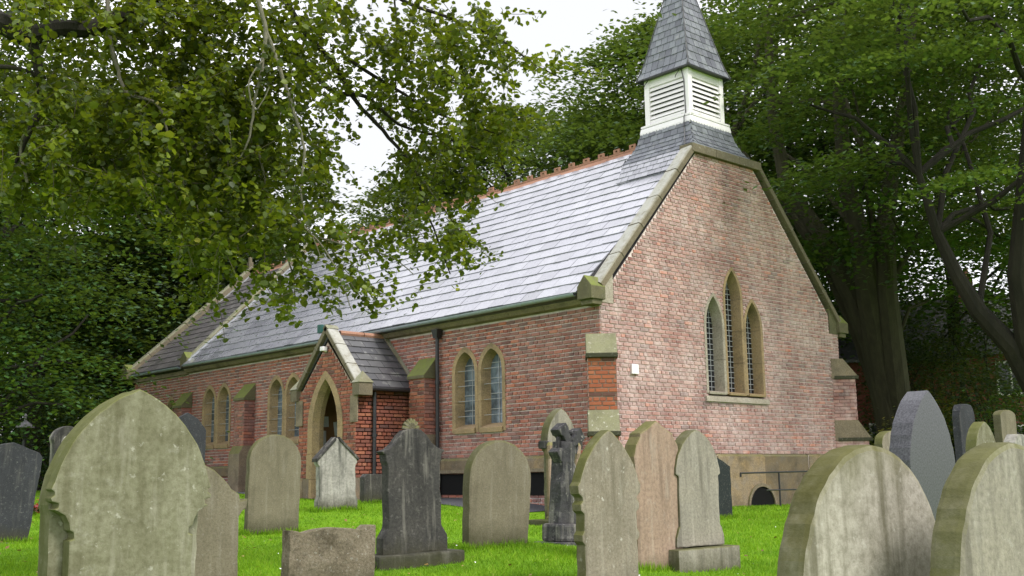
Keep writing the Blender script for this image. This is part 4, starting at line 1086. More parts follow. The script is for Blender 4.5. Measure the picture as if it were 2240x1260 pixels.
slab(mirror([(.33, 0), (.33, H-.14), (0, H)]), 0, .14, G['green'], t, 'slab', .006)
# right foreground pair
t, H = grave('wide pale round-topped headstone with mossy edge in the right foreground', -10.67, -11.123, 1.085, rz=0, base=-.03)
slab(mirror([(.44, 0), (.45, H-.50)]+ell_pts(.45, H-.50, H, 20)), 0, .10, G['pale'], t, 'slab', .02)
t, H = grave('grey speckled round-topped headstone at the right frame edge', -10.37, -11.45, 1.085, rz=0, base=-.03)
slab(mirror([(.44, 0), (.45, H-.48)]+ell_pts(.45, H-.48, H, 20)), 0, .10, G['grey'], t, 'slab', .02)
t, H = grave('polished grey granite pointed headstone rising above the pale round-topped one', -6.251, -9.08, 1.58, rz=2)
slab(mirror([(.32, 0), (.365, H-.60)]+arc_pts(.37, H-.60, H, 16)), 0, .16, G['granite'], t, 'slab', .006)
mb = MB(); mb.box((-.45, -.12, 0), (.45, .3, SINK+.12)); mb.build_local('base', G['granite'], t, .008)
t, H = grave('small dark round-topped headstone behind the yellowish pointed one at right', *P2(2127, 17.5), 2.05, rz=0)
slab(mirror([(.26, 0), (.26, H-.22)]+arc_pts(.26, H-.22, H, 10)), 0, .13, G['slate'], t, 'slab')
t, H = grave('yellowish mossy pointed headstone with a pale face in the right background', 1.68, -5.863, 1.68, rz=0)
slab(mirror([(.31, 0), (.33, H-.45)]+arc_pts(.33, H-.45, H, 12)), 0, .16, G['olive'], t, 'slab')
t, H = grave('narrow grey-brown headstone with a flat rounded top at right background', 4.0, -5.2, 1.95, rz=0)
slab(mirror([(.26, 0), (.28, H-.10)]+ell_pts(.28, H-.10, H, 8)), 0, .13, G['brown'], t, 'slab')
t, H = grave('whitish weathered headstone with a curved peak at the far right edge', -.949, -7.477, 1.40, rz=0)
slab(mirror([(.36, 0), (.36, H-.28), (.28, H-.2), (.15, H-.06), (.07, H)]), 0, .14, G['marble'], t, 'slab')
t, H = grave('small buff headstone edge peeping out left of the granite one', *P2(1957, 17), 1.62, rz=0)
slab(mirror([(.3, 0), (.3, H-.2)]+ell_pts(.3, H-.2, H, 8)), 0, .14, G['buff'], t, 'slab')

# ------------------------------------------------------------------ small things
can = empty('watering_can', (-1.6, -.35, G0(-1.6, -.35)), rz=math.radians(35))
tag(can, 'turquoise plastic watering can standing on the path by the church wall', 'watering can')
mb = MB(); mb.lathe([(0, 0), (.11, 0), (.115, .02), (.105, .2), (.095, .22), (.06, .225), (0, .225)], (0, 0, 0), 18); mb.build_local('body', m_teal, can, 0)
mb = MB(); mb.tube([(.09, 0, .05), (.2, 0, .14), (.27, 0, .25)], [.022, .017, .014], 8); mb.lathe([(.012, 0), (.04, .035), (.04, .045), (0, .045)], (.275, 0, .24), 12); mb.build_local('spout', m_teal, can, 0)
mb = MB(); mb.tube([(.02, 0, .225), (0, 0, .29), (-.08, 0, .29), (-.15, 0, .2), (-.11, 0, .08)], .011, 8); mb.build_local('handle', m_teal, can, 0)
lp = np.array(at(48, 1045, 30.)); lp[2] = G0(lp[0], lp[1])
lamp = empty('lamp_post', tuple(lp)); tag(lamp, 'black lamp post with a conical hood in the dark trees at left', 'lamp post')
mb = MB(); mb.lathe([(.08, -.1), (.08, .3), (.045, .4), (.035, 1.45), (.05, 1.5), (.03, 1.52)], (0, 0, 0), 12); mb.build_local('post', m_black, lamp, 0)
mb = MB(); mb.lathe([(.05, 1.5), (.09, 1.55), (.14, 1.80), (.15, 1.82)], (0, 0, 0), 8); mb.build_local('lantern', m_glass, lamp, 0)
mb = MB(); mb.lathe([(.24, 1.80), (.24, 1.83), (.10, 1.95), (.035, 1.99), (.03, 2.1), (.045, 2.13), (.0, 2.2)], (0, 0, 0), 16); mb.build_local('hood', mat_plain('hood_grey', (.22,.21,.24), .4, .5, .2), lamp, 0)

# ------------------------------------------------------------------ houses beyond the churchyard
def house(label, c, w, d, h, ridge, rz, brick, nwin, chim=True):
    t = empty('house', (c[0], c[1], G0(c[0], c[1])), rz=rz); tag(t, label, 'house')
    mb = MB(); mb.prism([(-w/2, -d/2, -.3), (w/2, -d/2, -.3), (w/2, d/2, -.3), (-w/2, d/2, -.3)], (0, 0, h+.3)); mb.prism([(-w/2, -d/2, h-.001), (-w/2, d/2, h-.001), (-w/2, 0, ridge)], (w, 0, 0)); mb.build_local('wall', brick, t, 0)
    o = MB(); r = MB()
    for s_ in (-1, 1):
        r.prism([(-w/2-.25, s_*(d/2+.3), h-.25), (w/2+.25, s_*(d/2+.3), h-.25), (w/2+.25, 0, ridge+.02), (-w/2-.25, 0, ridge+.02)], (0, 0, .12))
    rf = r.build_local('roof', m_slatd, t, 0)
    if chim:
        mb = MB(); mb.box((w*.25-.35, -.3, ridge-.5), (w*.25+.35, .3, ridge+1.0)); ch = mb.build_local('chimney', brick, rf, 0)
        for k in (-.18, .18):
            mb = MB(); mb.lathe([(.11, ridge+1.0), (.13, ridge+1.1), (.1, ridge+1.4), (.12, ridge+1.45), (.05, ridge+1.45)], (w*.25+k, 0, 0), 10); mb.build_local('chimney_pot', m_clay, rf, 0)
    for i in range(nwin):
        x = -w/2+w*(i+.5)/nwin
        for zz in (.9, 3.4):
            if zz+1.3 > h: continue
            mb = MB(); mb.box((x-.5, -d/2-.02, zz), (x+.5, -d/2-.006, zz+1.25)); wi = mb.build_local('window', m_glass, t, 0)
            mb = MB()
            for a, b in (((x-.55, zz-.05), (x+.55, zz+.04)), ((x-.55, zz+1.2), (x+.55, zz+1.3)), ((x-.55, zz+.041), (x-.46, zz+1.199)), ((x+.46, zz+.041), (x+.55, zz+1.199)), ((x-.03, zz+.041), (x+.03, zz+1.199))):
                mb.box((a[0], -d/2-.06, a[1]), (b[0], -d/2-.021, b[1]))
            mb.build_local('frame', m_white, wi, 0)
    return t
m_far = mat_stone('far_brick', (.24,.075,.055), (.18,.06,.045), stain=(.08,.04,.03), st=.3, obj=True, fine=20)
m_farp = mat_stone('far_render', (.52,.40,.36), (.45,.34,.30), stain=(.2,.14,.12), st=.3, obj=True, fine=20)
p = at(1870, 1040, 42); house('dark red brick house seen just right of the church gable', (p[0], p[1]), 6, 6, 4.6, 6.4, math.radians(-38), m_far, 1, False)
p = at(2045, 1040, 46); house('red brick house with white framed windows and chimney behind the shrubs', (p[0], p[1]), 7, 7, 5.2, 7.6, math.radians(-50), m_far, 3)
p = at(2200, 1040, 48); house('pale pink rendered house at far right behind the shrubs', (p[0], p[1]), 6, 6, 4.8, 6.6, math.radians(-52), m_farp, 2, False)

# ------------------------------------------------------------------ foliage
def mat_leaf(name, stops, trans=.35, tcol=(.30,.42,.04), rough=.5, spec=.35):
    m = Mat(name, rough, spec)
    c = m.ramp(m.attr(), stops)
    c = m.mix(m.ramp(m.noise(.55, 3, .6), [(.35, .0), (.7, .45)]), c, m.mix(1.0, c, (1.35, 1.25, .8), 'MULTIPLY'))
    m.color(c)
    tr = m.n('ShaderNodeBsdfTranslucent'); m.l(m.mix(.6, c, tcol), tr.inputs['Color'])
    mxs = m.n('ShaderNodeMixShader'); mxs.inputs[0].default_value = trans
    m.l(m.b.outputs[0], mxs.inputs[1]); m.l(tr.outputs[0], mxs.inputs[2]); m.l(mxs.outputs[0], m.out.inputs['Surface'])
    return m.m
LG = [(0, (.008,.024,.007)), (.35, (.016,.048,.010)), (.7, (.034,.092,.014)), (.93, (.07,.15,.018)), (1, (.15,.18,.02))]
m_lf1 = mat_leaf('leaf_beech', LG, .2)
m_lf2 = mat_leaf('leaf_light', [(0, (.014,.036,.012)), (.5, (.034,.078,.02)), (.9, (.075,.135,.026)), (1, (.13,.16,.03))], .25)
m_lf3 = mat_leaf('leaf_dark', [(0, (.006,.016,.008)), (.5, (.012,.030,.012)), (1, (.026,.055,.016))], .15)
m_lff = mat_leaf('leaf_near', [(0, (.010,.019,.004)), (.35, (.026,.044,.006)), (.65, (.074,.110,.010)), (.88, (.155,.20,.015)), (.96, (.26,.26,.025)), (1, (.26,.18,.02))], .32, (.38,.47,.02))
m_lfy = mat_leaf('leaf_yellow', [(0, (.04,.06,.012)), (.5, (.09,.11,.02)), (1, (.25,.20,.03))], .3)
def mat_bark(name, a, b):
    m = Mat(name, .9, .15)
    c = m.mix(m.ramp(m.noise(5, 5, .7, stretch=(1, 1, .25)), [(.3, 0.), (.7, 1.)]), a, b); m.color(c); m.bump(m.noise(14, 5, .7, stretch=(1, 1, .2)), .7, .04); return m.m
m_bark = mat_bark('bark', (.035,.032,.024), (.02,.019,.015))
m_barkg = mat_bark('bark_green', (.075,.072,.04), (.04,.038,.024))
m_twigd = mat_bark('twig_dark', (.10,.09,.055), (.06,.055,.035))
m_twig = mat_bark('twig', (.24,.22,.17), (.14,.13,.10))
RNG = np.random.default_rng(7)
def leaf_mesh(name, C_, S_, mat, rng, up=.6, fancy=False, axis=None, rnd=None):
    """C_ centres (N,3), S_ sizes; quads (diamonds) or folded ovate leaves"""
    N = len(C_)
    nrm = rng.normal(size=(N, 3)); nrm[:, 2] = np.abs(nrm[:, 2])+up*2; nrm /= np.linalg.norm(nrm, axis=1, keepdims=True)
    a = rng.normal(size=(N, 3)) if axis is None else axis+rng.normal(size=(N, 3))*.35
    a -= nrm*(a*nrm).sum(1, keepdims=True); a /= np.linalg.norm(a, axis=1, keepdims=True)+1e-9
    b = np.cross(nrm, a); s = S_[:, None]
    if fancy:
        pr = [(-.5, 0, 0), (-.24, .40, .06), (.20, .38, .07), (.52, 0, -.05), (.20, -.38, .07), (-.24, -.40, .06)]
        V = np.stack([C_+a*s*u+b*s*v+nrm*s*w for u, v, w in pr], 1).reshape(-1, 3)
        base = np.arange(N)[:, None]*6
        F = np.concatenate([base+np.array([0, 1, 2, 3]), base+np.array([3, 4, 5, 0])], 1).reshape(-1, 4)
    else:
        pr = [(-.55, 0, 0), (0, .36, .04), (.55, 0, 0), (0, -.36, .04)]
        V = np.stack([C_+a*s*u+b*s*v+nrm*s*w for u, v, w in pr], 1).reshape(-1, 3)
        F = np.arange(N)[:, None]*4+np.array([0, 1, 2, 3])
    me = bpy.data.meshes.new(name); nv, nf = len(V), len(F)
    me.vertices.add(nv); me.vertices.foreach_set('co', V.astype(np.float32).ravel())
    me.loops.add(nf*4); me.loops.foreach_set('vertex_index', F.astype(np.int32).ravel())
    me.polygons.add(nf); me.polygons.foreach_set('loop_start', np.arange(0, nf*4, 4, dtype=np.int32))
    r = rng.random(N) if rnd is None else rnd
    at_ = me.attributes.new('rnd', 'FLOAT', 'FACE'); at_.data.foreach_set('value', np.repeat(r, nf//N).astype(np.float32))
    me.update(calc_edges=True); me.materials.append(mat); return me
def crown(seed, R, z0, z1, nb, nl, size, mat, flat=.11, spread=.85, name='crown', lean=(0, 0), hollow=.35):
    rng = np.random.default_rng(seed); cs = []; ax = []; rr = []
    zc, hz = z0+(z1-z0)*.42, (z1-z0)*.6
    ctr = []
    for i in range(nb):
        z = z0+(z1-z0)*rng.random()**.9
        prof = max(.12, 1-((z-zc)/hz)**2)**.6
        r = R*prof*(hollow+(1-hollow)*rng.random()**.6); an = rng.random()*2*math.pi
        c = np.array([r*math.cos(an)+lean[0]*(z-z0), r*math.sin(an)+lean[1]*(z-z0), z]); ctr.append(c)
        o = np.array([math.cos(an), math.sin(an), 0]); t = np.array([-o[1], o[0], 0])
        k = int(nl*rng.uniform(.6, 1.4)); sp = spread*rng.uniform(.7, 1.4)
        u = rng.normal(size=k)*sp; v = rng.normal(size=k)*sp*.8; w = rng.normal(size=k)*flat*sp
        p = c+u[:, None]*o+v[:, None]*t; p[:, 2] += w-.30*u-.06*(u*u+v*v)/sp+.15*sp
        cs.append(p); ax.append(np.tile(o+np.array([0, 0, -.35]), (k, 1))); br = rng.random()
        rr.append(np.clip(rng.random(k)*.5+br*.5, 0, 1))
    C_ = np.concatenate(cs); N = len(C_)
    return leaf_mesh(name, C_, size*rng.uniform(.7, 1.3, N), mat, rng, 1.0, axis=np.concatenate(ax), rnd=np.concatenate(rr)), ctr
def limb_mb(mb, a, b, r0, r1, rng, n=5, wob=.12):
    a, b = np.array(a, float), np.array(b, float); L = np.linalg.norm(b-a)
    pts = [a+(b-a)*i/n+(rng.normal(size=3)*wob*L/n if 0 < i < n else 0)+np.array([0, 0, .10*L*math.sin(math.pi*i/n)]) for i in range(n+1)]
    mb.tube(pts, [r0+(r1-r0)*i/n for i in range(n+1)], 7)
def make_tree(label, x, y, R, z0, z1, seed, mat, bark, nb=170, nl=130, size=.17, trunk=.35, flat=.11, stems=None, spread=.85, name='tree', lean=(0, 0), group=None, dz=0., hollow=.35):
    t = empty(name, (x, y, G0(x, y)+dz)); tag(t, label, 'tree', group)
    me, ctr = crown(seed, R, z0, z1, nb, nl, size, mat, flat, spread, lean=lean, hollow=hollow)
    o = bpy.data.objects.new('crown', me); link(o, t, keep=False)
    rng = np.random.default_rng(seed+99); mb = MB()
    if stems is None:
        top = z0+(z1-z0)*.8
        pts = [np.array([lean[0]*max(0, q*top-z0)+rng.normal()*.12*(i > 0), lean[1]*max(0, q*top-z0)+rng.normal()*.12*(i > 0), q*top-.3*(i == 0)]) for i, q in enumerate(np.linspace(0, 1, 9))]
        mb.tube(pts, [trunk*1.35]+[trunk*(1-.85*q) for q in np.linspace(.05, 1, 8)], 9)
        stems = [pts]
    else:
        for pts, r in stems:
            mb.tube(pts, [r*(1.25-.95*i/(len(pts)-1)) for i in range(len(pts))], 9)
        stems = [p for p, r in stems]
    for c in ctr[::max(1, nb//12)]:
        st = stems[rng.integers(len(stems))]
        cand = [p for p in st if p[2] < c[2]-.3 and p[2] > z0*.5] or [st[len(st)//2]]
        a = cand[-1] if rng.random() < .5 else cand[rng.integers(len(cand))]
        limb_mb(mb, a, c, trunk*.24, .025, rng)
    mb.build_local('trunk', bark, t, 0)
    return t
# right: the many-stemmed beech
X, Y = P2(1948, 30.); gb = G0(X, Y)
def loc(pts): return [np.array(at(px, py, dd))-np.array([X, Y, gb]) for px, py, dd in pts]
stems = [(loc([(1955,1075,30),(1950,930,30),(1912,760,30.2),(1866,650,30.4),(1800,520,30.6),(1720,410,30.8),(1690,250,31),(1680,60,31)]), .36),
         (loc([(1962,1075,30.1),(1955,930,30.1),(1927,780,30),(1900,640,29.8),(1882,520,29.6),(1852,410,29.4),(1835,230,29.2),(1840,20,29)]), .40),
         (loc([(1972,1075,30),(1968,930,30),(1955,800,29.8),(1938,640,29.6),(1936,500,29.5),(1950,380,29.5),(1985,180,29.5),(2000,-40,29.6)]), .36),
         (loc([(1950,1075,30.3),(1935,900,30.6),(1880,740,31),(1800,560,31.5),(1690,420,32),(1600,300,32.5)]), .22)]
make_tree('many-stemmed beech with fluted grey trunks right of the church gable', X, Y, 6.6, 5.2, 17., 11, m_lf1, m_barkg, nb=150, nl=460, size=.155, spread=1.35, trunk=.34, stems=stems, name='beech_tree')
X, Y = P2(2300, 23.); gb = G0(X, Y)
stems = [(loc([(2310,1100,23),(2290,900,23),(2215,760,23),(2140,680,23.2),(2092,600,23.4),(2050,510,23.6),(2010,380,23.8)]), .24),
         (loc([(2318,1100,23),(2300,900,23),(2250,740,22.8),(2228,600,22.7),(2240,440,22.6),(2260,200,22.5),(2270,0,22.5)]), .30)]
make_tree('leaning tree at the right edge with a forked trunk and drooping olive foliage', X, Y, 5.2, 5.6, 13.5, 12, m_lf2, m_bark, nb=90, nl=360, size=.12, trunk=.3, stems=stems, lean=(-.12, .10))
for (px, d, R, z0, z1, seed, mat, lab) in (
    (1730, 39, 6.5, 5, 19, 21, m_lf1, 'tall beech directly behind the spire to its right'),
    (2110, 41, 7, 6, 20, 22, m_lf3, 'dark tree behind the right beech above the house roofs'),
    (1520, 41, 5.4, 4, 17.8, 23, m_lf2, 'lighter green tree rising left of and behind the belfry'),
    (1330, 47, 5.0, 3, 16.4, 24, m_lf2, 'sunlit rounded tree behind the church ridge nearest the belfry'),
    (1130, 52, 5.6, 3, 18.0, 25, m_lf3, 'blue-green tree behind the middle of the church ridge'),
    (930, 56, 5.2, 2, 16.0, 26, m_lf2, 'soft green tree behind the ridge seen past the hanging branch'),
    (770, 60, 4.5, 2, 13.2, 27, m_lf2, 'low tree crown behind the far end of the nave ridge'),
    (430, 47, 4.5, 4, 17, 28, m_lf3, 'dark tall tree behind the left end of the chancel roof'),
    (345, 42, 4.0, 5.0, 16, 29, m_lf3, 'dark tree with bare trunk left of the chancel gable'),
    (250, 44, 5.0, 5, 17, 30, m_lf3, 'shadowy tree in the wood between the bright foliage and the chancel'),
    (70, 36, 4.0, 3.0, 13.5, 31, m_lf1, 'bright green tree with drooping sprays at the left of the wood'),
    (-60, 27, 2.8, 1.2, 9.0, 32, m_lf1, 'leafy tree at the left frame edge behind the slate headstone'),
    (-120, 34, 6, 3, 16, 33, m_lf3, 'large tree at the far left corner of the wood'),
    (2330, 36, 7, 4, 19, 34, m_lf1, 'tall tree beyond the right frame edge'),
    (1950, 50, 7, 8, 21, 35, m_lf3, 'distant dark tree crown high behind the beech stems')):
    x, y = P2(px, d); far = d > 40
    make_tree(lab, x, y, R, z0, z1, seed, mat, m_bark, nb=int((27 if 900 < px < 1600 else 18 if px < 1600 else 12)*R), nl=(330 if d < 35 else 340), size=(.14 if d < 35 else .20), trunk=.30, spread=1.4)
def bush(label, px, d, R, h, seed, mat, name='shrub', nb=30, nl=130, size=.1, cat='shrub'):
    x, y = P2(px, d); t = empty(name, (x, y, G0(x, y))); tag(t, label, cat)
    me, ctr = crown(seed, R, .1, h, nb, nl, size, mat, .5, R*.28, name='foliage', hollow=.1)
    link(bpy.data.objects.new('foliage', me), t, keep=False)
    rng = np.random.default_rng(seed); mb = MB()
    for c in ctr[::5]: limb_mb(mb, (0, 0, -.1), c, .04, .01, rng, 3)
    mb.build_local('stem', m_bark, t, 0)
bush('leafy green shrub at the left end of the chancel', 255, 37, 1.5, 2.8, 41, m_lf2)
bush('dark laurel mass under the left trees', 140, 33, 2.6, 2.6, 42, m_lf3, nb=50)
bush('dark low shrub at the far left behind the lamp', 10, 36, 2.6, 3.0, 43, m_lf3, nb=50)
bush('tall dark laurel thicket behind the lamp post', 40, 44, 4.0, 8.5, 53, m_lf3, nb=110, nl=200, size=.16)
bush('dark thicket filling the wood left of the tall trunks', 180, 50, 4.5, 10, 54, m_lf3, nb=120, nl=200, size=.18)
bush('deep shaded thicket just left of the chancel gable', 330, 52, 4.5, 10, 55, m_lf3, nb=120, nl=200, size=.18)
bush('dark evergreen shrub under the chancel trees', 400, 44, 3.0, 4.0, 44, m_lf3, nb=60)
bush('dark holly between the wood trunks left of the chancel', 220, 47, 3.5, 5, 49, m_lf3, nb=70)
bush('yellow-flecked shrub behind the right background headstones', 2070, 27, 1.5, 2.2, 45, m_lfy, nb=40, size=.09)
bush('dark glossy shrub left of the right edge headstones', 2175, 26, 1.7, 2.9, 46, m_lf3, nb=50, size=.09)
bush('ivy-dark bush beneath the house windows', 1990, 36, 2.2, 3.0, 47, m_lf3, nb=50)
bush('tangled shrub at the right edge under the forked tree', 2245, 24, 1.5, 2.2, 48, m_lf1, nb=40, size=.08)
bush('dark shrub screening the brick house left of the olive one', 2000, 34, 2.0, 4.6, 51, m_lf3, nb=60)
bush('evergreen screening the pink house at right', 2180, 36, 2.6, 5.6, 52, m_lf3, nb=70)
bush('tall olive shrub masking the pink house', 2090, 38, 2.4, 5.6, 50, m_lfy, nb=60)
# clipped hedge
hx, hy = P2(1880, 31.); h2 = P2(2330, 25.)
N = 26000; u = RNG.random(N); pp = np.stack([hx+(h2[0]-hx)*u, hy+(h2[1]-hy)*u], 1)+RNG.normal(size=(N, 2))*.28
zz = RNG.random(N)*1.55+.1*np.sin(u*40)
hed = leaf_mesh('hedge', np.column_stack([pp, gz(pp[:, 0], pp[:, 1])+zz]), RNG.uniform(.06, .12, N), m_lf3, RNG, .3)
tag(meshobj('hedge', hed, None), 'dark clipped hedge along the right boundary behind the gravestones', 'hedge')
# far wood closing the view
N = 170000; u = RNG.random(N)
an = math.radians(-12)+u*math.radians(112); rad = 66+RNG.normal(size=N)*3.5
hh = 9+4*np.sin(u*17)+2.5*np.sin(u*41+1)+2*np.sin(u*7)
hh = np.where(u > .62, hh*.5, hh)
hh = np.where(u < .385, 16+2.5*np.sin(u*60), hh)
hh = np.where((u > .40) & (u < .60), hh*.75, hh)
zz = hh*RNG.random(N)**.8
pp = np.column_stack([EYE[0]+rad*np.sin(an), EYE[1]+rad*np.cos(an), zz+.5])
fw_ = leaf_mesh('far_wood', pp, RNG.uniform(.35, .65, N), m_lf3, RNG, .4)
tag(meshobj('far_wood', fw_, None), 'distant dark woodland closing the view behind the church', 'woodland', kind='stuff')

# ------------------------------------------------------------------ overhanging tree at upper left
near = empty('overhanging_tree', tuple(np.array([*P2(-900, 9.5), 0])+np.array([0, 0, -.05])))
tag(near, 'near tree whose leafy drooping branches hang across the upper left', 'tree')
NO = np.array(near.location)
rn = np.random.default_rng(3)
limbs = [([(-900,1250,9.5),(-880,800,9.5),(-820,350,9.4),(-700,-50,9.4),(-560,-500,9.6),(-300,-900,9.8)], .30, .14, m_bark),
 ([(-720,0,9.4),(-400,-30,8.9),(-150,-10,8.6),(0,50,8.6),(60,78,8.7),(130,62,8.8),(220,55,9.0),(420,-50,9.5),(600,-120,9.8)], .12, .045, m_bark),
 ([(65,75,8.7),(88,170,8.8),(85,240,8.8),(60,300,8.7),(20,380,8.6)], .045, .012, m_bark),
 ([(0,145,8.4),(60,155,8.5),(85,180,8.6)], .02, .014, m_bark),
 ([(-560,-500,9.6),(-100,-420,9.6),(300,-260,9.8),(640,-150,10),(900,-60,10.2)], .13, .03, m_bark),
 ([(225,-240,9.2),(235,-20,9.1),(240,80,9.0),(258,155,9.0),(282,205,9.0),(340,225,9.0),(364,280,9.0),(372,370,9.0),(352,430,9.0)], .022, .006, m_twig),
 ([(540,-170,8.8),(560,-20,8.7),(580,60,8.7),(576,130,8.7),(560,210,8.7),(545,300,8.7),(525,345,8.7)], .022, .006, m_twig),
 ([(580,62,8.7),(618,170,8.8),(648,260,8.8),(666,330,8.8),(660,440,8.8),(700,560,8.9)], .018, .005, m_twig),
 ([(576,130,8.7),(545,180,8.6),(560,240,8.6),(590,190,8.6)], .008, .004, m_twig),
 ([(500,-160,9.8),(600,-40,9.8),(660,60,9.9),(730,140,10),(770,210,10),(850,300,10),(905,370,10),(930,450,10),(985,600,10)], .035, .006, m_bark),
 ([(800,-70,10.2),(880,0,10.2),(1000,45,10.2),(1100,90,10.3),(1160,135,10.4),(1225,170,10.5)], .022, .004, m_bark),
 ([(640,100,10),(720,195,10),(800,212,10),(870,270,10.1),(960,300,10.2),(1060,330,10.2)], .028, .005, m_bark),
 ([(760,130,10),(850,185,10.1),(960,250,10.2),(1080,290,10.3),(1140,310,10.3)], .02, .004, m_bark),
 ([(860,-30,10.1),(868,60,10.1),(865,150,10.1),(868,240,10.1)], .010, .004, m_bark),
 ([(60,400,8.6),(45,330,8.6),(60,290,8.6),(120,275,8.7),(200,280,8.8)], .012, .005, m_twig),
 ([(905,370,10),(980,470,10.1),(1030,540,10.1)], .01, .004, m_twig),
 ([(560,300,9),(600,480,9),(640,600,9),(645,680,9)], .012, .004, m_twig),
 ([(640,470,9),(720,560,9.1),(770,680,9.1)], .010, .004, m_twig),
 ([(700,520,9.3),(770,540,9.3),(850,560,9.4),(905,600,9.5)], .009, .004, m_twig),
 ([(350,430,9),(400,520,9),(430,600,9)], .007, .003, m_twig), ([(470,420,9),(480,560,9),(475,650,9)], .008, .003, m_twig)]
for k, (pts, r0, r1, mt) in enumerate(limbs):
    Pw = [np.array(at(*p))-NO for p in pts]
    # smooth by subdivision with slight wobble
    fine_ = []
    for i in range(len(Pw)-1):
        for j in range(6):
            tt = j/6; p0, p1, p2, p3 = Pw[max(i-1, 0)], Pw[i], Pw[i+1], Pw[min(i+2, len(Pw)-1)]
            q_ = .5*((2*p1)+(-p0+p2)*tt+(2*p0-5*p1+4*p2-p3)*tt*tt+(-p0+3*p1-3*p2+p3)*tt**3); fine_.append(q_+rn.normal(size=3)*min(r1, .006)*.5)
    fine_.append(Pw[-1])
    mb = MB(); mb.tube(fine_, [r0+(r1-r0)*i/(len(fine_)-1) for i in range(len(fine_))], 8)
    mb.build_local('trunk' if k == 0 else 'branch', mt, near, 0)
# leaf sprays: (px, py, rx, ry, depth, n twiglets)
blobs = [(90,100,170,130,8.9,55),(60,300,150,120,8.8,95),(230,330,170,120,9.1,110),(160,420,190,70,9.0,80),(330,150,160,150,9.4,120),(400,330,150,130,9.3,120),(480,120,140,120,9.4,90),
 (520,300,130,130,9.3,110),(450,440,110,110,9.2,70),(440,560,55,70,9.1,26),(600,420,110,110,9.2,85),(600,180,110,120,9.2,70),(640,50,120,70,9.6,45),(560,520,90,70,9.1,42),(600,600,45,70,9.0,20),
 (650,640,40,50,9.0,14),(690,540,60,60,9.1,24),(765,640,36,55,9.1,16),(690,420,45,70,9.5,22),(700,290,75,60,9.8,28),(740,190,70,60,9.9,20),(470,620,35,45,9.1,10),(640,-60,400,80,9.8,80),
 (880,60,110,80,10.1,40),(870,190,100,80,10.1,50),(960,130,100,80,10.2,48),(1040,90,80,50,10.3,24),(960,250,110,70,10.2,60),(1040,300,90,50,10.3,44),(1110,290,45,35,10.3,14),(1060,200,60,50,10.3,18),
 (960,350,90,50,10.2,42),(890,400,60,60,10.1,30),(1010,390,50,45,10.2,20),(920,480,55,50,10.1,26),(960,560,50,50,10.1,24),(1010,530,35,40,10.1,14),(985,610,25,25,10,6),(850,555,60,30,9.4,14),(1000,460,30,25,10.2,6),
 (1120,140,50,28,10.4,10),(1190,160,50,22,10.5,6),(800,110,50,60,10.0,10),(700,110,60,50,9.9,14),(150,20,200,60,9.2,60),(400,20,160,60,9.5,60)]
LC, LA, LS, LR = [], [], [], []
tw = MB()
for (px, py, rx, ry, d, nt) in blobs:
    for i in range(max(3, int(nt*(.62 if px < 560 else .5)))):
        a_ = rn.random()*2*math.pi; r_ = math.sqrt(rn.random())
        bx_ = px+rx*r_*math.cos(a_); by_ = py+ry*r_*math.sin(a_)
        L = rn.uniform(.18, .50); up_ = L*.5*FPX/d*.8
        c = np.array(at(bx_, by_-up_, d+rn.normal()*.40))-NO
        out = .55 if (px > 820 and py < 360) else .12
        dirv = rn.normal(size=3)*np.array([.60, .60, .35])+RT*out+np.array([0, 0, -.70]); dirv /= np.linalg.norm(dirv)
        bend = rn.normal(size=3)*.12; k = int(L/.0098); pts = []
        tint = rn.random()
        for j in range(k):
            q_ = j/k; p_ = c+dirv*L*q_+bend*q_*q_+np.array([0, 0, -.06*q_*q_])
            if j % 6 == 0: pts.append(p_)
            side = np.cross(dirv, rn.normal(size=3)); side /= np.linalg.norm(side); off_ = rn.uniform(.012, .105)*(1-.35*q_)
            LC.append(p_+side*off_+np.array([0, 0, -.25*off_])); LA.append(side+np.array([0, 0, -.55])); LS.append(rn.uniform(.038, .072)*(1.1-.3*q_)); LR.append(min(1, .45*tint+.55*rn.random()))
        if len(pts) > 1: tw.tube(pts, [.0035-.0022*t/len(pts) for t in range(len(pts))], 4, caps=False)
tw.build_local('twigs', m_twigd, near, 0)['kind'] = 'stuff'
lm = leaf_mesh('foliage', np.array(LC), np.array(LS), m_lff, rn, .25, fancy=True, axis=np.array(LA), rnd=np.array(LR))
fo = link(bpy.data.objects.new('foliage', lm), near, keep=False); fo['kind'] = 'stuff'
print('near leaves', len(LC))

# ------------------------------------------------------------------ grass blades, flowers
def mat_grass():
    m = Mat('grass_blade', .6, .2)
    c = m.ramp(m.attr(), [(0, (.135,.29,.010)), (.5, (.205,.39,.014)), (.9, (.275,.455,.02)), (1, (.36,.42,.07))])
    c = m.mix(m.ramp(m.noise(1.6, 5, .7), [(.36, .65), (.58, 0.)]), c, (.075,.19,.01)); c = m.mix(m.ramp(m.noise(4.5, 4, .7, off=(3, 3, 0)), [(.60, 0.), (.74, .45)]), c, (.30,.38,.06)); m.color(c)
    tr = m.n('ShaderNodeBsdfTranslucent'); m.l(m.mix(.5, c, (.26,.42,.02)), tr.inputs['Color'])
    mxs = m.n('ShaderNodeMixShader'); mxs.inputs[0].default_value = .35
    m.l(m.b.outputs[0], mxs.inputs[1]); m.l(tr.outputs[0], mxs.inputs[2]); m.l(mxs.outputs[0], m.out.inputs['Surface']); return m.m
m_grass = mat_grass()
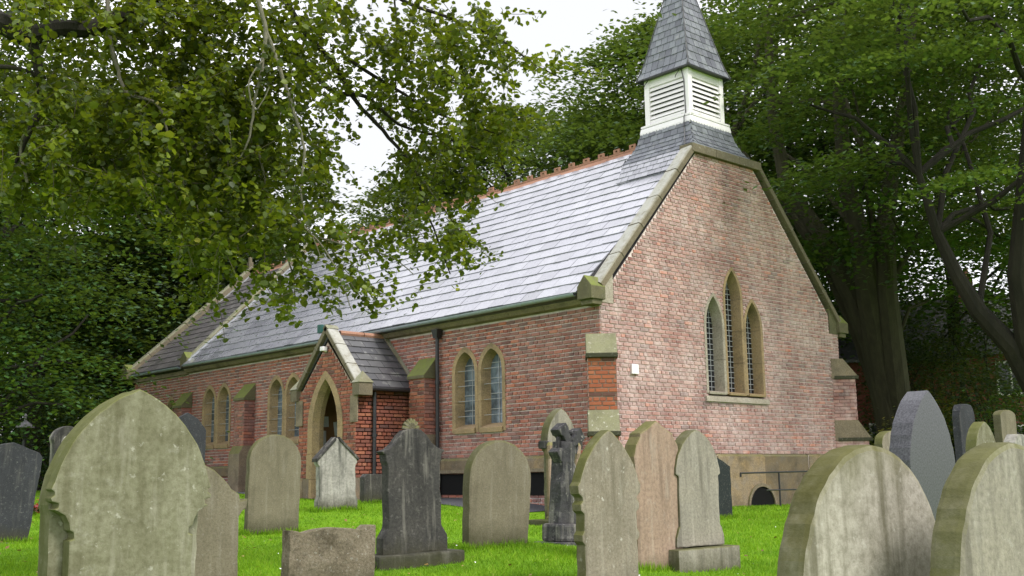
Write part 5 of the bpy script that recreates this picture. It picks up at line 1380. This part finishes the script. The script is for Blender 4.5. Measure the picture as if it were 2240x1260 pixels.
def blades(n, rng):
    d = 7+rng.random(n)**1.25*21; px = rng.uniform(-150, 2400, n)
    q = EYE[None]+(FW[None]+RT[None]*((px-1120)/FPX)[:, None])*d[:, None]
    x, y = q[:, 0], q[:, 1]
    ok = ~((x > -1.6) & (y > .7)) & ~((x > -.1) & (y > -.1)); x, y, d = x[ok], y[ok], d[ok]; n = len(x)
    tx = []; ty = []
    for sx_, sy_ in STONES:
        k = 420; u_ = rng.uniform(-.45, .45, k); tx.append(sx_+u_); ty.append(sy_-rng.uniform(.0, .05, k)-.005)
        k = 200; tx.append(sx_-.36-rng.uniform(0, .06, k)); ty.append(sy_+rng.uniform(-.02, .15, k))
    tx, ty = np.concatenate(tx), np.concatenate(ty); nt_ = len(tx)
    x, y = np.concatenate([x, tx]), np.concatenate([y, ty]); d = np.hypot(x-EYE[0], y-EYE[1]); n = len(x)
    z = gz(x, y)-.004; h = rng.uniform(.022, .055, n)*(1+.35*np.sin(x*1.7)*np.sin(y*2.1)); h[-nt_:] = rng.uniform(.03, .11, nt_); w = .0022+d*.00028
    a = rng.random(n)*2*math.pi; ca_, sa_ = np.cos(a)*w, np.sin(a)*w; lx, ly = rng.normal(size=n)*.022, rng.normal(size=n)*.022
    V = np.stack([np.stack([x-ca_, y-sa_, z], 1), np.stack([x+ca_, y+sa_, z], 1), np.stack([x+lx, y+ly, z+h], 1)], 1).reshape(-1, 3)
    me = bpy.data.meshes.new('grass'); me.vertices.add(3*n); me.vertices.foreach_set('co', V.astype(np.float32).ravel())
    me.loops.add(3*n); me.loops.foreach_set('vertex_index', np.arange(3*n, dtype=np.int32)); me.polygons.add(n); me.polygons.foreach_set('loop_start', np.arange(0, 3*n, 3, dtype=np.int32))
    at_ = me.attributes.new('rnd', 'FLOAT', 'FACE'); at_.data.foreach_set('value', rng.random(n).astype(np.float32))
    me.update(calc_edges=True); me.materials.append(m_grass); return me
STONES = [(o.location.x, o.location.y) for o in scene.objects if o.get('category') == 'gravestone']
tag(meshobj('grass', blades(330000, np.random.default_rng(17)), None), 'short bright green grass of the churchyard lawn', 'grass', kind='stuff')
# red and pink flowers
fx, fy = P2(78, 19.); fl = empty('flower_pot', (fx, fy, G0(fx, fy))); tag(fl, 'clump of red and pink bedding flowers on the lawn at left', 'flowers')
N = 260; c = RNG.normal(size=(N, 3))*np.array([.13, .13, .07])+np.array([0, 0, .13])
m_red = mat_leaf('petal_red', [(0, (.55,.02,.03)), (.6, (.65,.03,.05)), (.62, (.75,.22,.32)), (1, (.8,.4,.45))], .3, (.8,.1,.1))
link(bpy.data.objects.new('petals', leaf_mesh('petals', c, RNG.uniform(.04, .07, N), m_red, RNG, .3)), fl, keep=False)
c = RNG.normal(size=(N, 3))*np.array([.14, .14, .05])+np.array([0, 0, .06])
link(bpy.data.objects.new('leaves', leaf_mesh('leaves', c, RNG.uniform(.04, .08, N), m_lf1, RNG, .3)), fl, keep=False)
# fallen leaves
N = 420; d = RNG.uniform(7.5, 18, N); px = RNG.uniform(-50, 2300, N)
q = EYE[None]+(FW[None]+RT[None]*((px-1120)/FPX)[:, None])*d[:, None]
q = np.column_stack([q[:, 0], q[:, 1], gz(q[:, 0], q[:, 1])+.04])
m_dead = mat_leaf('leaf_fallen', [(0, (.10,.05,.02)), (.6, (.22,.13,.04)), (1, (.35,.27,.07))], .1)
tag(meshobj('fallen_leaves', leaf_mesh('fallen_leaves', q, RNG.uniform(.03, .06, N), m_dead, RNG, 1.), None), 'scattered brown fallen leaves lying on the lawn', 'leaves', kind='stuff')
# daisies
N = 80; d = RNG.uniform(8.5, 16, N); px = RNG.uniform(350, 1700, N)
q = EYE[None]+(FW[None]+RT[None]*((px-1120)/FPX)[:, None])*d[:, None]
q = np.column_stack([q[:, 0], q[:, 1], gz(q[:, 0], q[:, 1])+.05])
tag(meshobj('daisies', leaf_mesh('daisies', q, RNG.uniform(.014, .024, N), m_white, RNG, 1.), None), 'tiny white daisies scattered over the lawn', 'flowers', kind='stuff')
